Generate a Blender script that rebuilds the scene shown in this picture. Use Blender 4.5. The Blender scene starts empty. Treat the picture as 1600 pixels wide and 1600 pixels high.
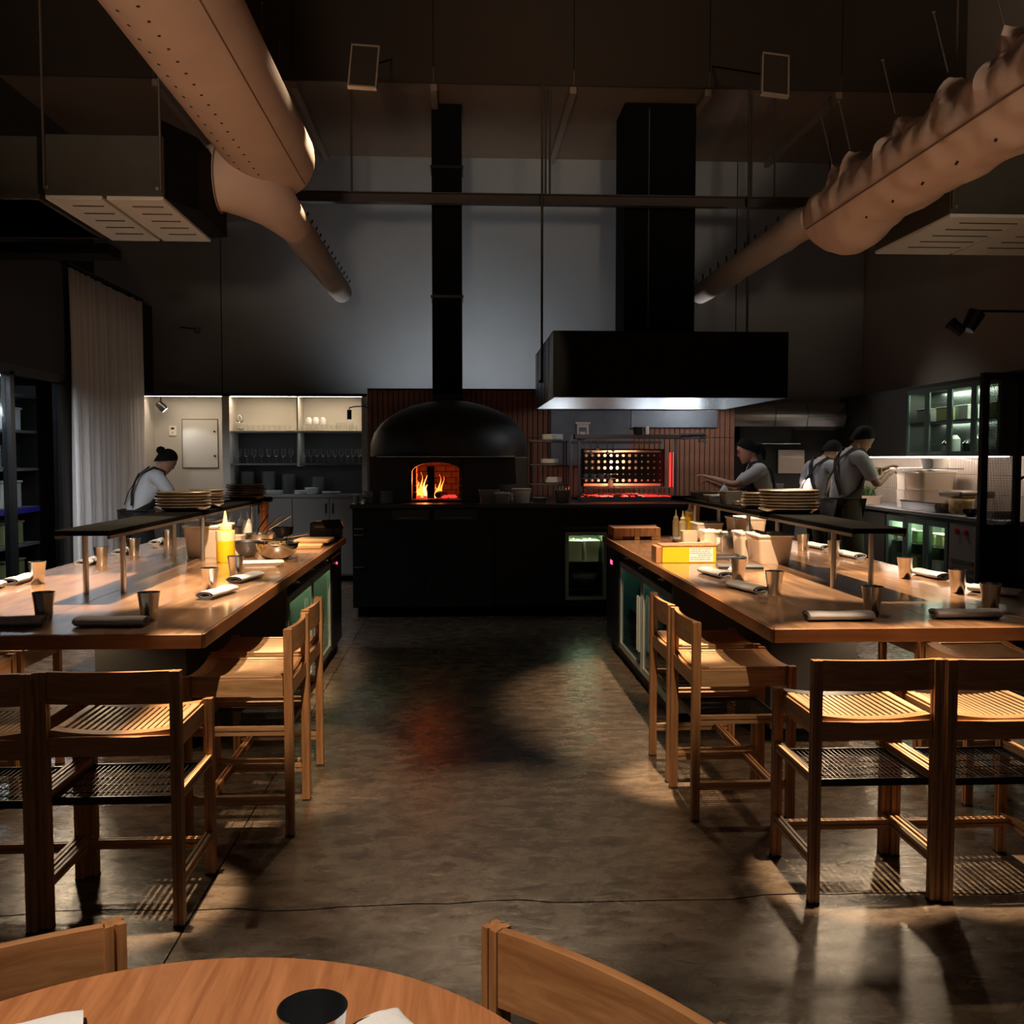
import bpy, bmesh, math, random
from mathutils import Vector, Matrix, Euler
random.seed(7)
PI = math.pi
C = bpy.context.scene.collection
SC = bpy.context.scene

# ------------------------------------------------------------------ camera, world, exposure
cam_d = bpy.data.cameras.new('camera'); cam = bpy.data.objects.new('camera', cam_d); C.objects.link(cam)
cam_d.sensor_width = 36.0; cam_d.lens = 36.0*1550/1600
cam_d.clip_start = 0.02; cam_d.clip_end = 60
cam.location = (0, 0, 1.54)
cam.rotation_euler = (math.radians(90-3.102), 0, math.radians(-2.95))
SC.camera = cam
SC.view_settings.view_transform = 'Standard'; SC.view_settings.look = 'None'
SC.view_settings.gamma = 1.0; SC.view_settings.use_curve_mapping = False
SC.view_settings.exposure = 0.2
w = bpy.data.worlds.new('world'); SC.world = w; w.use_nodes = True
w.node_tree.nodes['Background'].inputs[0].default_value = (0.9, 0.70, 0.56, 1)
w.node_tree.nodes['Background'].inputs[1].default_value = 0.055

def lamp(name, kind, loc, power, color, target=None, size=0.1, angle=60, blend=0.4, size_y=None):
    d = bpy.data.lights.new(name, kind); d.energy = power; d.color = color
    if kind == 'SPOT':
        d.spot_size = math.radians(angle); d.spot_blend = blend; d.shadow_soft_size = size
    elif kind == 'AREA':
        d.size = size
        if size_y: d.shape = 'RECTANGLE'; d.size_y = size_y
    else:
        d.shadow_soft_size = size
    o = bpy.data.objects.new(name, d); C.objects.link(o); o.location = loc
    if target:
        v = Vector(target)-Vector(loc); o.rotation_euler = v.to_track_quat('-Z', 'Y').to_euler()
    return o
WARM = (1.0, 0.74, 0.47); WARM2 = (1.0, 0.80, 0.60); COOL = (0.85, 0.93, 1.0)
# spot lamps of the tall roof, hung above the frame, with unseen spots added to lift dark places
SPOT_ROWS = [((1.10, 9.1, 6.3), (1.65, 3.3, 0.9), 600, 16, .6), ((-.75, 9.1, 6.3), (-1.12, 3.3, 0.9), 750, 12, .6),
             ((1.6, 7.6, 6.3), (2.0, 4.95, 0.9), 6500, 12, .3), ((-.62, 7.6, 6.3), (-1.15, 4.75, 0.9), 5600, 8, .3), ((-2.35, 7.0, 6.3), (-1.85, 4.9, 0.9), 7000, 15, .35),
             ((1.75, 8.8, 6.3), (1.9, 6.6, 0.9), 2800, 30, .5), ((-.62, 8.8, 6.3), (-1.55, 6.7, 0.9), 3000, 17, .5),
             ((.5, 2.7, 4.7), (1.95, 6.35, 0.9), 2300, 25, .6), ((-.3, 2.7, 4.7), (-1.7, 6.35, 0.9), 2300, 25, .6), ((3.2, 2.7, 4.9), (2.33, 5.5, 0.9), 1100, 19, .5), ((-2.9, 2.7, 4.9), (-2.15, 5.5, 0.9), 900, 19, .5), ((.3, 7.0, 6.2), (.8, 10.0, 1.35), 900, 9, .5),  # outer-side pair and the plate-rack spot are added fill
             ((0.15, 8.8, 6.3), (0.15, 3.9, 0.0), 1300, 14, .6),
             ((1.43, 3.5, 6.3), (1.43, 3.49, 0.6), 4400, 7, .35), ((1.89, 3.5, 6.3), (1.89, 3.49, 0.6), 4400, 7, .35), ((-1.14, 3.5, 6.3), (-1.14, 3.44, 0.6), 4800, 7, .35), ((-1.6, 3.5, 6.3), (-1.6, 3.44, 0.6), 4800, 7, .35),
             ((1.02, 4.55, 6.3), (1.05, 4.6, 0.6), 5500, 7, .7), ((-.76, 4.45, 6.3), (-.8, 4.5, 0.6), 1200, 7, .7), ((.25, 1.5, 5.4), (1.10, 4.75, 0.4), 650, 13, .4), ((.0, 1.5, 5.4), (-.83, 4.65, 0.4), 1200, 13, .4),  # steep pair over the aisle stools added to brighten their seats
             ((-1.2, 0.0, 5.0), (-0.3, 1.1, 0.75), 800, 20, .6)]
for i, (p, t, e, a, bl) in enumerate(SPOT_ROWS):
    lamp('roof_or_fill_spot', 'SPOT', p, e, WARM if i < 21 else WARM2, t, 0.04, a, bl)
# added lamps, unseen under the worktops, for floor light and its reflections
for x, y, e in ((2.26, 5.0, 30), (2.5, 6.35, 18), (1.75, 4.6, 16), (-2.0, 5.5, 30), (-2.05, 5.05, 22), (-1.6, 4.5, 14)):
    lamp('added_counter_fill', 'SPOT', (x, y, .825), e*.7, WARM, (x, y-.25, 0), .03, 150, .4)
# unseen fill added behind the camera, then kitchen lights, several of them added
lamp('added_duct_fill', 'SPOT', (-.9, -2.4, 2.2), 740, WARM2, (-1.2, 5.0, 4.8), .3, 36, .8)  # unseen uplight added to brighten the ducts from below
lamp('added_duct_fill', 'SPOT', (1.6, -2.4, 2.2), 740, WARM2, (2.6, 5.0, 4.8), .3, 36, .8)
lamp('added_room_fill', 'AREA', (0.4, -1.5, 3.2), .3, WARM2, (0.2, 2.0, 0.0), 0.8)  # unseen soft fill added in place of bounced room light
lamp('wall_uplight', 'SPOT', (-.75, 11.9, 2.42), 17, COOL, (-.65, 13.0, 3.3), .1, 130, .8)
lamp('wall_uplight', 'SPOT', (.5, 11.7, 2.42), 36, COOL, (.6, 13.0, 3.4), .1, 130, .8)
lamp('hood_lamp', 'AREA', (1.3, 9.75, 2.19), 2.0, COOL, (1.2, 10.3, 1.1), .3)
lamp('hood_lamp', 'AREA', (2.5, 9.75, 2.19), 2.0, COOL, (2.5, 10.4, 1.1), .3)
lamp('hood_lamp', 'AREA', (2.75, 10.7, 2.2), 3.5, COOL, (2.9, 11.5, 1.5), .25)  # extra lamp added in the hood to brighten the tiles at right
lamp('oven_fire', 'POINT', (-.34, 10.28, 1.33), 8, (1.0, .17, .035), None, .05)
lamp('ember_glow', 'AREA', (1.72, 10.35, 1.17), 3, (1.0, .12, .05), (1.72, 10.35, 2.0), .7)
lamp('heat_lamp_glow', 'POINT', (1.655, 10.62, 1.475), 22, (1.0, .5, .2), None, .02)
lamp('cupboard_led', 'AREA', (5.08, 10.8, 1.545), 38, (1.0, .80, .66), (5.2, 10.8, .9), .1, size_y=3.6)
lamp('niche_led', 'AREA', (-3.4, 12.47, 2.29), 3.2, (1.0, .84, .66), (-3.4, 12.55, 1.0), .85, size_y=.03)
lamp('niche_led', 'AREA', (-2.43, 12.47, 2.29), 3.2, (1.0, .82, .60), (-2.43, 12.55, 1.0), .75, size_y=.03)
lamp('niche_led', 'AREA', (-1.62, 12.47, 2.29), 3.2, (1.0, .82, .60), (-1.62, 12.55, 1.0), .72, size_y=.03)
lamp('niche_spot', 'SPOT', (-3.69, 12.665, 2.13), 9, (.9, .97, 1.0), (-3.0, 12.85, 1.3), .01, 55, .5)
lamp('fridge_light', 'POINT', (1.21, 9.72, .79), 1.6, (.75, 1.0, .6), None, .02)
lamp('fridge_light', 'AREA', (4.85, 10.0, .9), 10, (.8, 1.0, .7), (4.85, 10.0, 0), .1, size_y=1.1)
lamp('bar_fridge_light', 'AREA', (-1.12, 6.54, .71), 1.2, (.7, 1.0, .55), (-1.12, 6.54, 0), .1, size_y=1.5)
lamp('bar_fridge_light', 'AREA', (1.35, 6.54, .71), .6, (.4, .8, 1.0), (1.35, 6.54, 0), .1, size_y=1.5)
lamp('added_cupboard_fill', 'AREA', (5.15, 9.95, 2.25), 9, (.85, 1.0, .75), (5.15, 9.95, 1.5), .1, size_y=1.7)  # added inside the cupboards to stand in for reflections in the glass
lamp('added_cupboard_fill', 'AREA', (5.15, 9.95, 1.91), 4.0, (.85, 1.0, .75), (5.15, 9.95, 1.5), .1, size_y=1.7)  # added under the cupboard shelf to lift the dark lower half
lamp('kitchen_downlight', 'SPOT', (3.7, 12.0, 5.2), 190, (1.0, .93, .86), (3.9, 10.6, 1.2), .1, 60, .6)
lamp('storage_lamp', 'AREA', (-4.04, 8.4, 2.3), 90, (.9, .95, 1.0), (-4.4, 8.4, .9), .1, size_y=2.6)
lamp('added_cabinet_fill', 'SPOT', (-2.4, 10.7, 5.2), 330, COOL, (-2.5, 11.7, 1.0), .1, 32, .8)  # unseen spot added to brighten the cabinet doors and the white shirt
lamp('added_shelf_fill', 'AREA', (-2.43, 12.46, 1.855), .5, COOL, (-2.43, 12.6, 1.0), .7, size_y=.02)  # strips added under the shelves so glasses and plates catch light
lamp('added_shelf_fill', 'AREA', (-1.62, 12.46, 1.855), .5, COOL, (-1.62, 12.6, 1.0), .7, size_y=.02)
lamp('added_shelf_fill', 'AREA', (-2.0, 12.44, 1.45), .5, COOL, (-2.0, 12.6, .8), 1.5, size_y=.02)
lamp('added_duct_end_fill', 'SPOT', (-1.7, 12.2, 2.42), 22, COOL, (-1.37, 11.35, 3.4), .05, 34, .7)  # unseen spots added to whiten the far ends of the narrow ducts
lamp('added_duct_end_fill', 'SPOT', (2.95, 11.45, 2.8), 10, COOL, (2.77, 11.3, 3.4), .05, 60, .7)

# ------------------------------------------------------------------ materials
MATS = {}
def new_mat(name):
    m = bpy.data.materials.new(name); m.use_nodes = True; MATS[name] = m
    return m, m.node_tree.nodes, m.node_tree.links, m.node_tree.nodes['Principled BSDF']
def col(c): return (c[0], c[1], c[2], 1)
def plain(name, c, rough=0.5, metal=0.0, noise=0.0, nscale=8, bump=0.0, bscale=40, coat=0.0, stretch=(1, 1, 1), alpha=1, spec=0.5):
    m, n, l, b = new_mat(name)
    b.inputs['Base Color'].default_value = col(c); b.inputs['Roughness'].default_value = rough
    b.inputs['Metallic'].default_value = metal; b.inputs['Coat Weight'].default_value = coat
    b.inputs['Specular IOR Level'].default_value = spec
    tc = n.new('ShaderNodeTexCoord'); mp = n.new('ShaderNodeMapping'); l.new(tc.outputs['Object'], mp.inputs[0])
    mp.inputs['Scale'].default_value = stretch
    if noise:
        t = n.new('ShaderNodeTexNoise'); t.inputs['Scale'].default_value = nscale; t.inputs['Detail'].default_value = 6
        l.new(mp.outputs[0], t.inputs['Vector'])
        r = n.new('ShaderNodeValToRGB'); l.new(t.outputs['Fac'], r.inputs[0])
        r.color_ramp.elements[0].position = 0.3; r.color_ramp.elements[1].position = 0.7
        r.color_ramp.elements[0].color = col([x*(1-noise) for x in c]); r.color_ramp.elements[1].color = col([min(1, x*(1+noise)) for x in c])
        l.new(r.outputs[0], b.inputs['Base Color'])
    if bump:
        t = n.new('ShaderNodeTexNoise'); t.inputs['Scale'].default_value = bscale; t.inputs['Detail'].default_value = 5
        l.new(mp.outputs[0], t.inputs['Vector'])
        bp = n.new('ShaderNodeBump'); bp.inputs['Strength'].default_value = bump; bp.inputs['Distance'].default_value = 0.01
        l.new(t.outputs['Fac'], bp.inputs['Height']); l.new(bp.outputs[0], b.inputs['Normal'])
    return m
def wood(name, c1, c2, rough=0.45, axis=0, scale=14, coat=0.0, bump=0.15, stretch=12):
    m, n, l, b = new_mat(name)
    b.inputs['Roughness'].default_value = rough; b.inputs['Coat Weight'].default_value = coat; b.inputs['Coat Roughness'].default_value = 0.09
    tc = n.new('ShaderNodeTexCoord'); mp = n.new('ShaderNodeMapping'); l.new(tc.outputs['Object'], mp.inputs[0])
    s = [stretch]*3; s[axis] = 1.0; mp.inputs['Scale'].default_value = s
    t = n.new('ShaderNodeTexNoise'); t.inputs['Scale'].default_value = scale/4; t.inputs['Detail'].default_value = 8; t.inputs['Roughness'].default_value = 0.62; t.inputs['Distortion'].default_value = 0.7
    l.new(mp.outputs[0], t.inputs['Vector'])
    r = n.new('ShaderNodeValToRGB'); l.new(t.outputs['Fac'], r.inputs[0])
    r.color_ramp.elements[0].position = 0.34; r.color_ramp.elements[1].position = 0.66
    r.color_ramp.elements[0].color = col(c1); r.color_ramp.elements[1].color = col(c2)
    l.new(r.outputs[0], b.inputs['Base Color'])
    bp = n.new('ShaderNodeBump'); bp.inputs['Strength'].default_value = bump; bp.inputs['Distance'].default_value = 0.003
    l.new(t.outputs['Fac'], bp.inputs['Height']); l.new(bp.outputs[0], b.inputs['Normal'])
    return m
def emit(name, c, s):
    m, n, l, b = new_mat(name)
    b.inputs['Base Color'].default_value = col(c); b.inputs['Emission Color'].default_value = col(c); b.inputs['Emission Strength'].default_value = s
    return m
def glass(name, c=(1, 1, 1), rough=0.0, ior=1.45, thin=False):
    m, n, l, b = new_mat(name)
    if thin:      # sheet glass: clear transmission with a fresnel reflection, no refraction
        n.remove(b); out = n['Material Output']
        tr = n.new('ShaderNodeBsdfTransparent'); tr.inputs[0].default_value = col(c)
        gl = n.new('ShaderNodeBsdfGlossy'); gl.inputs['Roughness'].default_value = max(rough, 0.03)
        fr = n.new('ShaderNodeFresnel'); fr.inputs[0].default_value = ior
        mx = n.new('ShaderNodeMixShader'); ge = n.new('ShaderNodeNewGeometry'); ma = n.new('ShaderNodeMath'); ma.operation = 'SUBTRACT'; ma.inputs[0].default_value = 1.0; l.new(ge.outputs['Backfacing'], ma.inputs[1]); mu = n.new('ShaderNodeMath'); mu.operation = 'MULTIPLY'; l.new(fr.outputs[0], mu.inputs[0]); l.new(ma.outputs[0], mu.inputs[1]); l.new(mu.outputs[0], mx.inputs[0]); l.new(tr.outputs[0], mx.inputs[1]); l.new(gl.outputs[0], mx.inputs[2]); l.new(mx.outputs[0], out.inputs[0])
        return m
    b.inputs['Base Color'].default_value = col(c); b.inputs['Transmission Weight'].default_value = 1.0
    b.inputs['Roughness'].default_value = rough; b.inputs['IOR'].default_value = ior
    return m

wood('oak', (0.27, 0.115, 0.042), (0.45, 0.225, 0.095), 0.5, 2)           # upright grain (legs)
wood('oak_x', (0.27, 0.115, 0.042), (0.45, 0.225, 0.095), 0.5, 0)
wood('oak_y', (0.30, 0.155, 0.072), (0.49, 0.30, 0.155), 0.48, 1)
wood('teak_x', (0.20, 0.075, 0.028), (0.34, 0.15, 0.06), 0.42, 0, coat=0.2)
wood('bar_top', (0.16, 0.078, 0.036), (0.33, 0.18, 0.09), 0.33, 1, scale=9, coat=0.95, bump=0.5, stretch=7)
wood('bar_edge', (0.17, 0.065, 0.022), (0.30, 0.13, 0.05), 0.4, 0, scale=6)
wood('bar_edge_y', (0.17, 0.065, 0.022), (0.30, 0.13, 0.05), 0.4, 1, scale=6)
wood('table_top', (0.30, 0.115, 0.045), (0.46, 0.20, 0.085), 0.45, 1, scale=16, bump=0.3, stretch=14)
wood('board', (0.42, 0.22, 0.085), (0.62, 0.36, 0.15), 0.5, 0, scale=10)
wood('board_dark', (0.20, 0.08, 0.03), (0.45, 0.2, 0.075), 0.5, 2, scale=16)
wood('mill', (0.42, 0.11, 0.025), (0.62, 0.2, 0.05), 0.3, 2, coat=0.5)
plain('wall_grey', (0.30, 0.30, 0.30), 0.6, noise=0.06, nscale=1.5, bump=0.03)
plain('wall_dark', (0.045, 0.036, 0.03), 0.7, noise=0.15, nscale=1.5)
plain('wall_side', (0.34, 0.30, 0.26), 0.7, noise=0.08, nscale=1.2)
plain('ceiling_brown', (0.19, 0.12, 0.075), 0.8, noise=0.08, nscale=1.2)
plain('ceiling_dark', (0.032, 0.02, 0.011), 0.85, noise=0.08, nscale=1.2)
plain('black', (0.006, 0.006, 0.006), 0.45, spec=0.25)
plain('black_matte', (0.004, 0.004, 0.004), 0.8, spec=0.1)
plain('black_satin', (0.012, 0.011, 0.011), 0.28)
plain('oven_black', (0.008, 0.007, 0.007), 0.5, bump=0.04, bscale=12)
plain('steel_beam', (0.055, 0.04, 0.03), 0.6)
plain('joist_paint', (0.24, 0.17, 0.125), 0.7)
plain('frame_brown', (0.30, 0.23, 0.17), 0.6)
plain('shelf_black', (0.005, 0.005, 0.005), 0.8, spec=0.0)
plain('duct_fabric', (0.66, 0.48, 0.39), 0.85, noise=0.06, nscale=3, bump=0.12, bscale=7)
plain('duct_small', (0.42, 0.33, 0.27), 0.85, noise=0.06, nscale=3, bump=0.1, bscale=9)
plain('duct_hole', (0.02, 0.012, 0.008), 0.9)
plain('duct_seam', (0.20, 0.10, 0.06), 0.9)
plain('hvac', (0.055, 0.05, 0.035), 0.6, noise=0.1)
plain('hvac_white', (0.75, 0.74, 0.70), 0.5)
plain('rod', (0.16, 0.12, 0.09), 0.5, metal=0.6)
plain('curtain', (0.80, 0.76, 0.74), 0.9, bump=0.05, bscale=120)
plain('stainless', (0.55, 0.56, 0.58), 0.27, metal=1.0, noise=0.06, nscale=3)
plain('stainless_dark', (0.20, 0.205, 0.22), 0.5, metal=1.0, noise=0.12, nscale=5)
plain('chrome', (0.72, 0.72, 0.74), 0.1, metal=1.0)
plain('cup_steel', (0.60, 0.61, 0.64), 0.2, metal=1.0, stretch=(30, 30, 1), bump=0.02)
plain('cup_inside', (0.34, 0.36, 0.39), 0.3, metal=1.0)
plain('post_steel', (0.55, 0.54, 0.54), 0.35, metal=1.0)
plain('napkin', (0.42, 0.41, 0.44), 0.9, noise=0.05, nscale=20, bump=0.25, bscale=90)
plain('napkin_white', (0.72, 0.75, 0.80), 0.9, bump=0.3, bscale=60)
plain('white_plastic', (0.78, 0.72, 0.62), 0.35)
plain('white_lid', (0.90, 0.88, 0.80), 0.35)
plain('poly', (0.70, 0.55, 0.42), 0.25, coat=0.3)
plain('oil', (0.90, 0.55, 0.01), 0.25, coat=0.3)
plain('cream', (0.85, 0.72, 0.42), 0.35)
plain('yellow_label', (0.80, 0.46, 0.01), 0.45)
plain('paper', (0.72, 0.68, 0.66), 0.7)
plain('ink', (0.16, 0.15, 0.15), 0.7)
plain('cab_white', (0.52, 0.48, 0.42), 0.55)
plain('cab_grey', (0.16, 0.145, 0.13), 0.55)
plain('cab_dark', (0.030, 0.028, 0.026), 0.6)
plain('pedestal', (0.055, 0.049, 0.044), 0.55, noise=0.08, nscale=2)
plain('porcelain', (0.75, 0.75, 0.74), 0.3)
plain('porcelain_dark', (0.22, 0.225, 0.23), 0.4)
plain('brass_plate', (0.20, 0.16, 0.12), 0.35, metal=0.7, noise=0.25, nscale=6)
plain('terracotta', (0.26, 0.10, 0.05), 0.6, noise=0.25, nscale=5)
plain('grout', (0.02, 0.012, 0.008), 0.9)
plain('tile_cream', (0.62, 0.53, 0.46), 0.3, coat=0.3)
plain('grout_cream', (0.25, 0.19, 0.16), 0.8)
plain('grey_panel', (0.13, 0.14, 0.155), 0.4, noise=0.2, nscale=4)
plain('fridge_frame', (0.34, 0.36, 0.33), 0.4, metal=0.6)
plain('fridge_green', (0.12, 0.17, 0.16), 0.4, metal=0.5)
plain('fridge_in', (0.26, 0.3, 0.25), 0.5)
plain('skin', (0.48, 0.25, 0.16), 0.55)
plain('hair', (0.008, 0.006, 0.006), 0.85, spec=0.2, bump=0.5, bscale=60)
plain('shirt', (0.52, 0.50, 0.50), 0.9, bump=0.3, bscale=30)
plain('apron', (0.012, 0.011, 0.012), 0.85)
plain('apron_brown', (0.05, 0.032, 0.012), 0.85)
plain('trousers', (0.02, 0.018, 0.016), 0.9)
plain('ash', (0.05, 0.04, 0.04), 0.9, noise=0.5, nscale=30)
plain('firebrick', (0.16, 0.07, 0.04), 0.9, noise=0.35, nscale=8)
plain('herb', (0.06, 0.12, 0.03), 0.6)
plain('bread', (0.55, 0.36, 0.13), 0.7, noise=0.5, nscale=25)
plain('red_knob', (0.5, 0.01, 0.02), 0.3)
plain('rubber', (0.01, 0.01, 0.01), 0.7)
plain('rack_wire', (0.012, 0.012, 0.013), 0.4, metal=0.3)
plain('green_glass', (0.05, 0.11, 0.05), 0.15, coat=0.5)
plain('dark_bottle', (0.015, 0.02, 0.015), 0.12, coat=0.6)
plain('blue_band', (0.03, 0.03, 0.35), 0.5)
plain('olive_box', (0.30, 0.29, 0.12), 0.5)
glass('clear_glass', (0.95, 0.97, 0.95), 0.0, 1.45)
glass('pane', (0.86, 0.90, 0.88), 0.03, 1.35, thin=True)
glass('pane_teal', (0.30, 0.42, 0.45), 0.05, 1.3, thin=True)
glass('reeded', (0.85, 0.88, 0.9), 0.12, 1.3, thin=True)
emit('led_warm', (1.0, 0.80, 0.55), 14.0)
emit('led_cream', (1.0, 0.82, 0.66), 12.0)
emit('led_fridge', (0.75, 1.0, 0.62), 6.0)
emit('led_cool', (0.85, 0.93, 1.0), 6.0)
emit('led_red', (1.0, 0.05, 0.15), 4.0)
emit('lamp_face', (0.9, 0.95, 1.0), 3.0)
emit('flame', (1.0, 0.20, 0.03), 3.5)
emit('flame_core', (1.0, 0.48, 0.14), 5.0)
emit('ember', (1.0, 0.05, 0.04), 1.0)
emit('ember_hot', (1.0, 0.16, 0.12), 1.8)
emit('heat_bulb', (1.0, 0.6, 0.28), 22.0)
def floor_mat():
    m, n, l, b = new_mat('concrete')
    tc = n.new('ShaderNodeTexCoord'); mp = n.new('ShaderNodeMapping'); l.new(tc.outputs['Object'], mp.inputs[0]); mp.inputs['Scale'].default_value = (1.0, 1.9, 1)
    t = n.new('ShaderNodeTexNoise'); t.inputs['Scale'].default_value = 7; t.inputs['Detail'].default_value = 12; t.inputs['Roughness'].default_value = 0.72; t.inputs['Distortion'].default_value = 0.5
    l.new(mp.outputs[0], t.inputs['Vector'])
    t2 = n.new('ShaderNodeTexNoise'); t2.inputs['Scale'].default_value = 1.1; t2.inputs['Detail'].default_value = 4; l.new(tc.outputs['Object'], t2.inputs['Vector'])
    r = n.new('ShaderNodeValToRGB'); l.new(t.outputs['Fac'], r.inputs[0])
    r.color_ramp.elements[0].position = 0.33; r.color_ramp.elements[1].position = 0.7
    r.color_ramp.elements[0].color = (0.05, 0.032, 0.022, 1); r.color_ramp.elements[1].color = (0.17, 0.125, 0.088, 1)
    mx = n.new('ShaderNodeMix'); mx.data_type = 'RGBA'; mx.blend_type = 'MULTIPLY'; mx.inputs[0].default_value = 0.5
    r2 = n.new('ShaderNodeValToRGB'); l.new(t2.outputs['Fac'], r2.inputs[0]); r2.color_ramp.elements[0].color = (0.45, 0.4, 0.36, 1); r2.color_ramp.elements[1].color = (1, 1, 1, 1)
    r2.color_ramp.elements[0].position = 0.35; r2.color_ramp.elements[1].position = 0.62
    l.new(r.outputs[0], mx.inputs[6]); l.new(r2.outputs[0], mx.inputs[7]); l.new(mx.outputs[2], b.inputs['Base Color'])
    rr = n.new('ShaderNodeMapRange'); l.new(t.outputs['Fac'], rr.inputs[0]); rr.inputs['To Min'].default_value = 0.16; rr.inputs['To Max'].default_value = 0.38
    l.new(rr.outputs[0], b.inputs['Roughness'])
    bp = n.new('ShaderNodeBump'); bp.inputs['Strength'].default_value = 0.25; bp.inputs['Distance'].default_value = 0.01
    l.new(t.outputs['Fac'], bp.inputs['Height']); l.new(bp.outputs[0], b.inputs['Normal'])
floor_mat()

# ------------------------------------------------------------------ mesh builder
class MB:
    def __init__(s): s.v = []; s.f = []; s.sm = []
    def add(s, vs, fs, smooth=False):
        o = len(s.v); s.v += [tuple(v) for v in vs]; s.f += [tuple(i+o for i in f) for f in fs]; s.sm += [smooth]*len(fs); return s
    def box(s, x0, x1, y0, y1, z0, z1, bev=0.0, M=None):
        if x0 > x1: x0, x1 = x1, x0
        if y0 > y1: y0, y1 = y1, y0
        if z0 > z1: z0, z1 = z1, z0
        if bev:
            bm = bmesh.new(); bmesh.ops.create_cube(bm, size=1)
            for v in bm.verts: v.co = ((x0+x1)/2+v.co.x*(x1-x0), (y0+y1)/2+v.co.y*(y1-y0), (z0+z1)/2+v.co.z*(z1-z0))
            bmesh.ops.bevel(bm, geom=bm.edges[:], offset=min(bev, .45*min(x1-x0, y1-y0, z1-z0)), segments=2 if bev > .006 else 1, affect='EDGES', profile=0.5)
            bm.verts.index_update(); vs = [v.co.copy() for v in bm.verts]; fs = [[v.index for v in f.verts] for f in bm.faces]; bm.free()
        else:
            vs = [Vector(p) for p in ((x0, y0, z0), (x1, y0, z0), (x1, y1, z0), (x0, y1, z0), (x0, y0, z1), (x1, y0, z1), (x1, y1, z1), (x0, y1, z1))]
            fs = [(0, 3, 2, 1), (4, 5, 6, 7), (0, 1, 5, 4), (1, 2, 6, 5), (2, 3, 7, 6), (3, 0, 4, 7)]
        if M: vs = [M @ v for v in vs]
        return s.add(vs, fs)
    def lathe(s, prof, n=24, c=(0, 0, 0), sx=1, sy=1, M=None, cap=True):
        vs = []; fs = []
        for r, z in prof:
            for i in range(n):
                a = 2*PI*i/n; vs.append(Vector((c[0]+r*sx*math.cos(a), c[1]+r*sy*math.sin(a), c[2]+z)))
        for j in range(len(prof)-1):
            for i in range(n):
                k = (i+1) % n; fs.append((j*n+i, j*n+k, (j+1)*n+k, (j+1)*n+i))
        if cap and prof[0][0] > .0011: fs.append(tuple(reversed(range(n))))
        if cap and prof[-1][0] > .0011: fs.append(tuple((len(prof)-1)*n+i for i in range(n)))
        if M: vs = [M @ v for v in vs]
        return s.add(vs, fs, True)
    def tube(s, pts, r, n=8, cap=True):
        pts = [Vector(p) for p in pts]; rs = r if isinstance(r, (list, tuple)) else [r]*len(pts)
        vs = []; fs = []; up = None
        for i, p in enumerate(pts):
            d = (pts[min(i+1, len(pts)-1)]-pts[max(i-1, 0)]).normalized()
            if up is None: up = Vector((0, 0, 1)) if abs(d.z) < .9 else Vector((1, 0, 0))
            a = d.cross(up).normalized(); b = a.cross(d).normalized(); up = b
            for k in range(n):
                t = 2*PI*k/n+PI/n; vs.append(p+(a*math.cos(t)+b*math.sin(t))*rs[i])
        for i in range(len(pts)-1):
            for k in range(n):
                q = (k+1) % n; fs.append((i*n+k, i*n+q, (i+1)*n+q, (i+1)*n+k))
        if cap: fs.append(tuple(reversed(range(n)))); fs.append(tuple((len(pts)-1)*n+k for k in range(n)))
        return s.add(vs, fs, n > 4)
    def loft(s, rings, closed=True, cap=True, smooth=True):
        n = len(rings[0]); vs = [Vector(p) for r in rings for p in r]; fs = []
        for i in range(len(rings)-1):
            for k in range(n if closed else n-1):
                q = (k+1) % n; fs.append((i*n+k, i*n+q, (i+1)*n+q, (i+1)*n+k))
        if cap and closed: fs.append(tuple(reversed(range(n)))); fs.append(tuple((len(rings)-1)*n+k for k in range(n)))
        return s.add(vs, fs, smooth)
    def prism(s, poly, axis, a, b):
        def P(p, t):
            return {'x': (t, p[0], p[1]), 'y': (p[0], t, p[1]), 'z': (p[0], p[1], t)}[axis]
        return s.loft([[P(p, a) for p in poly], [P(p, b) for p in poly]], smooth=False)
    def mesh(s, name):
        me = bpy.data.meshes.new(name); me.from_pydata(s.v, [], s.f)
        bm = bmesh.new(); bm.from_mesh(me); bmesh.ops.recalc_face_normals(bm, faces=bm.faces[:]); bm.to_mesh(me); bm.free()
        me.polygons.foreach_set('use_smooth', s.sm)
        if any(s.sm): me.set_sharp_from_angle(angle=math.radians(38))
        return me
    def build(s, name, mat, parent=None, loc=None, rz=0):
        me = s.mesh(name); me.materials.append(MATS[mat]); o = bpy.data.objects.new(name, me); C.objects.link(o)
        if parent: o.parent = parent
        if loc: o.location = loc
        if rz: o.rotation_euler.z = rz
        return o
def tag(o, label=None, cat=None, group=None, kind=None):
    if label: o['label'] = label
    if cat: o['category'] = cat
    if group: o['group'] = group
    if kind: o['kind'] = kind
    return o
def empty(name, loc=(0, 0, 0), rz=0, label=None, cat=None, group=None, kind=None):
    o = bpy.data.objects.new(name, None); C.objects.link(o); o.location = loc; o.rotation_euler.z = rz; o.empty_display_size = .1
    return tag(o, label, cat, group, kind)
def dup(root, loc, rz=None, label=None, group=None, parent=None, scale=None):
    r = root.copy(); C.objects.link(r); r.location = loc
    if rz is not None: r.rotation_euler.z = rz
    if scale: r.scale = scale
    if label: r['label'] = label
    if group: r['group'] = group
    if parent: r.parent = parent
    for ch in list(root.children):
        c = ch.copy(); C.objects.link(c); c.parent = r
        for g in ch.children:
            d = g.copy(); C.objects.link(d); d.parent = c
    return r
def piece(src, loc, parent, rz=0):
    c = src.copy(); C.objects.link(c); c.location = loc; c.parent = parent; c.rotation_euler.z = rz; return c
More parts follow.
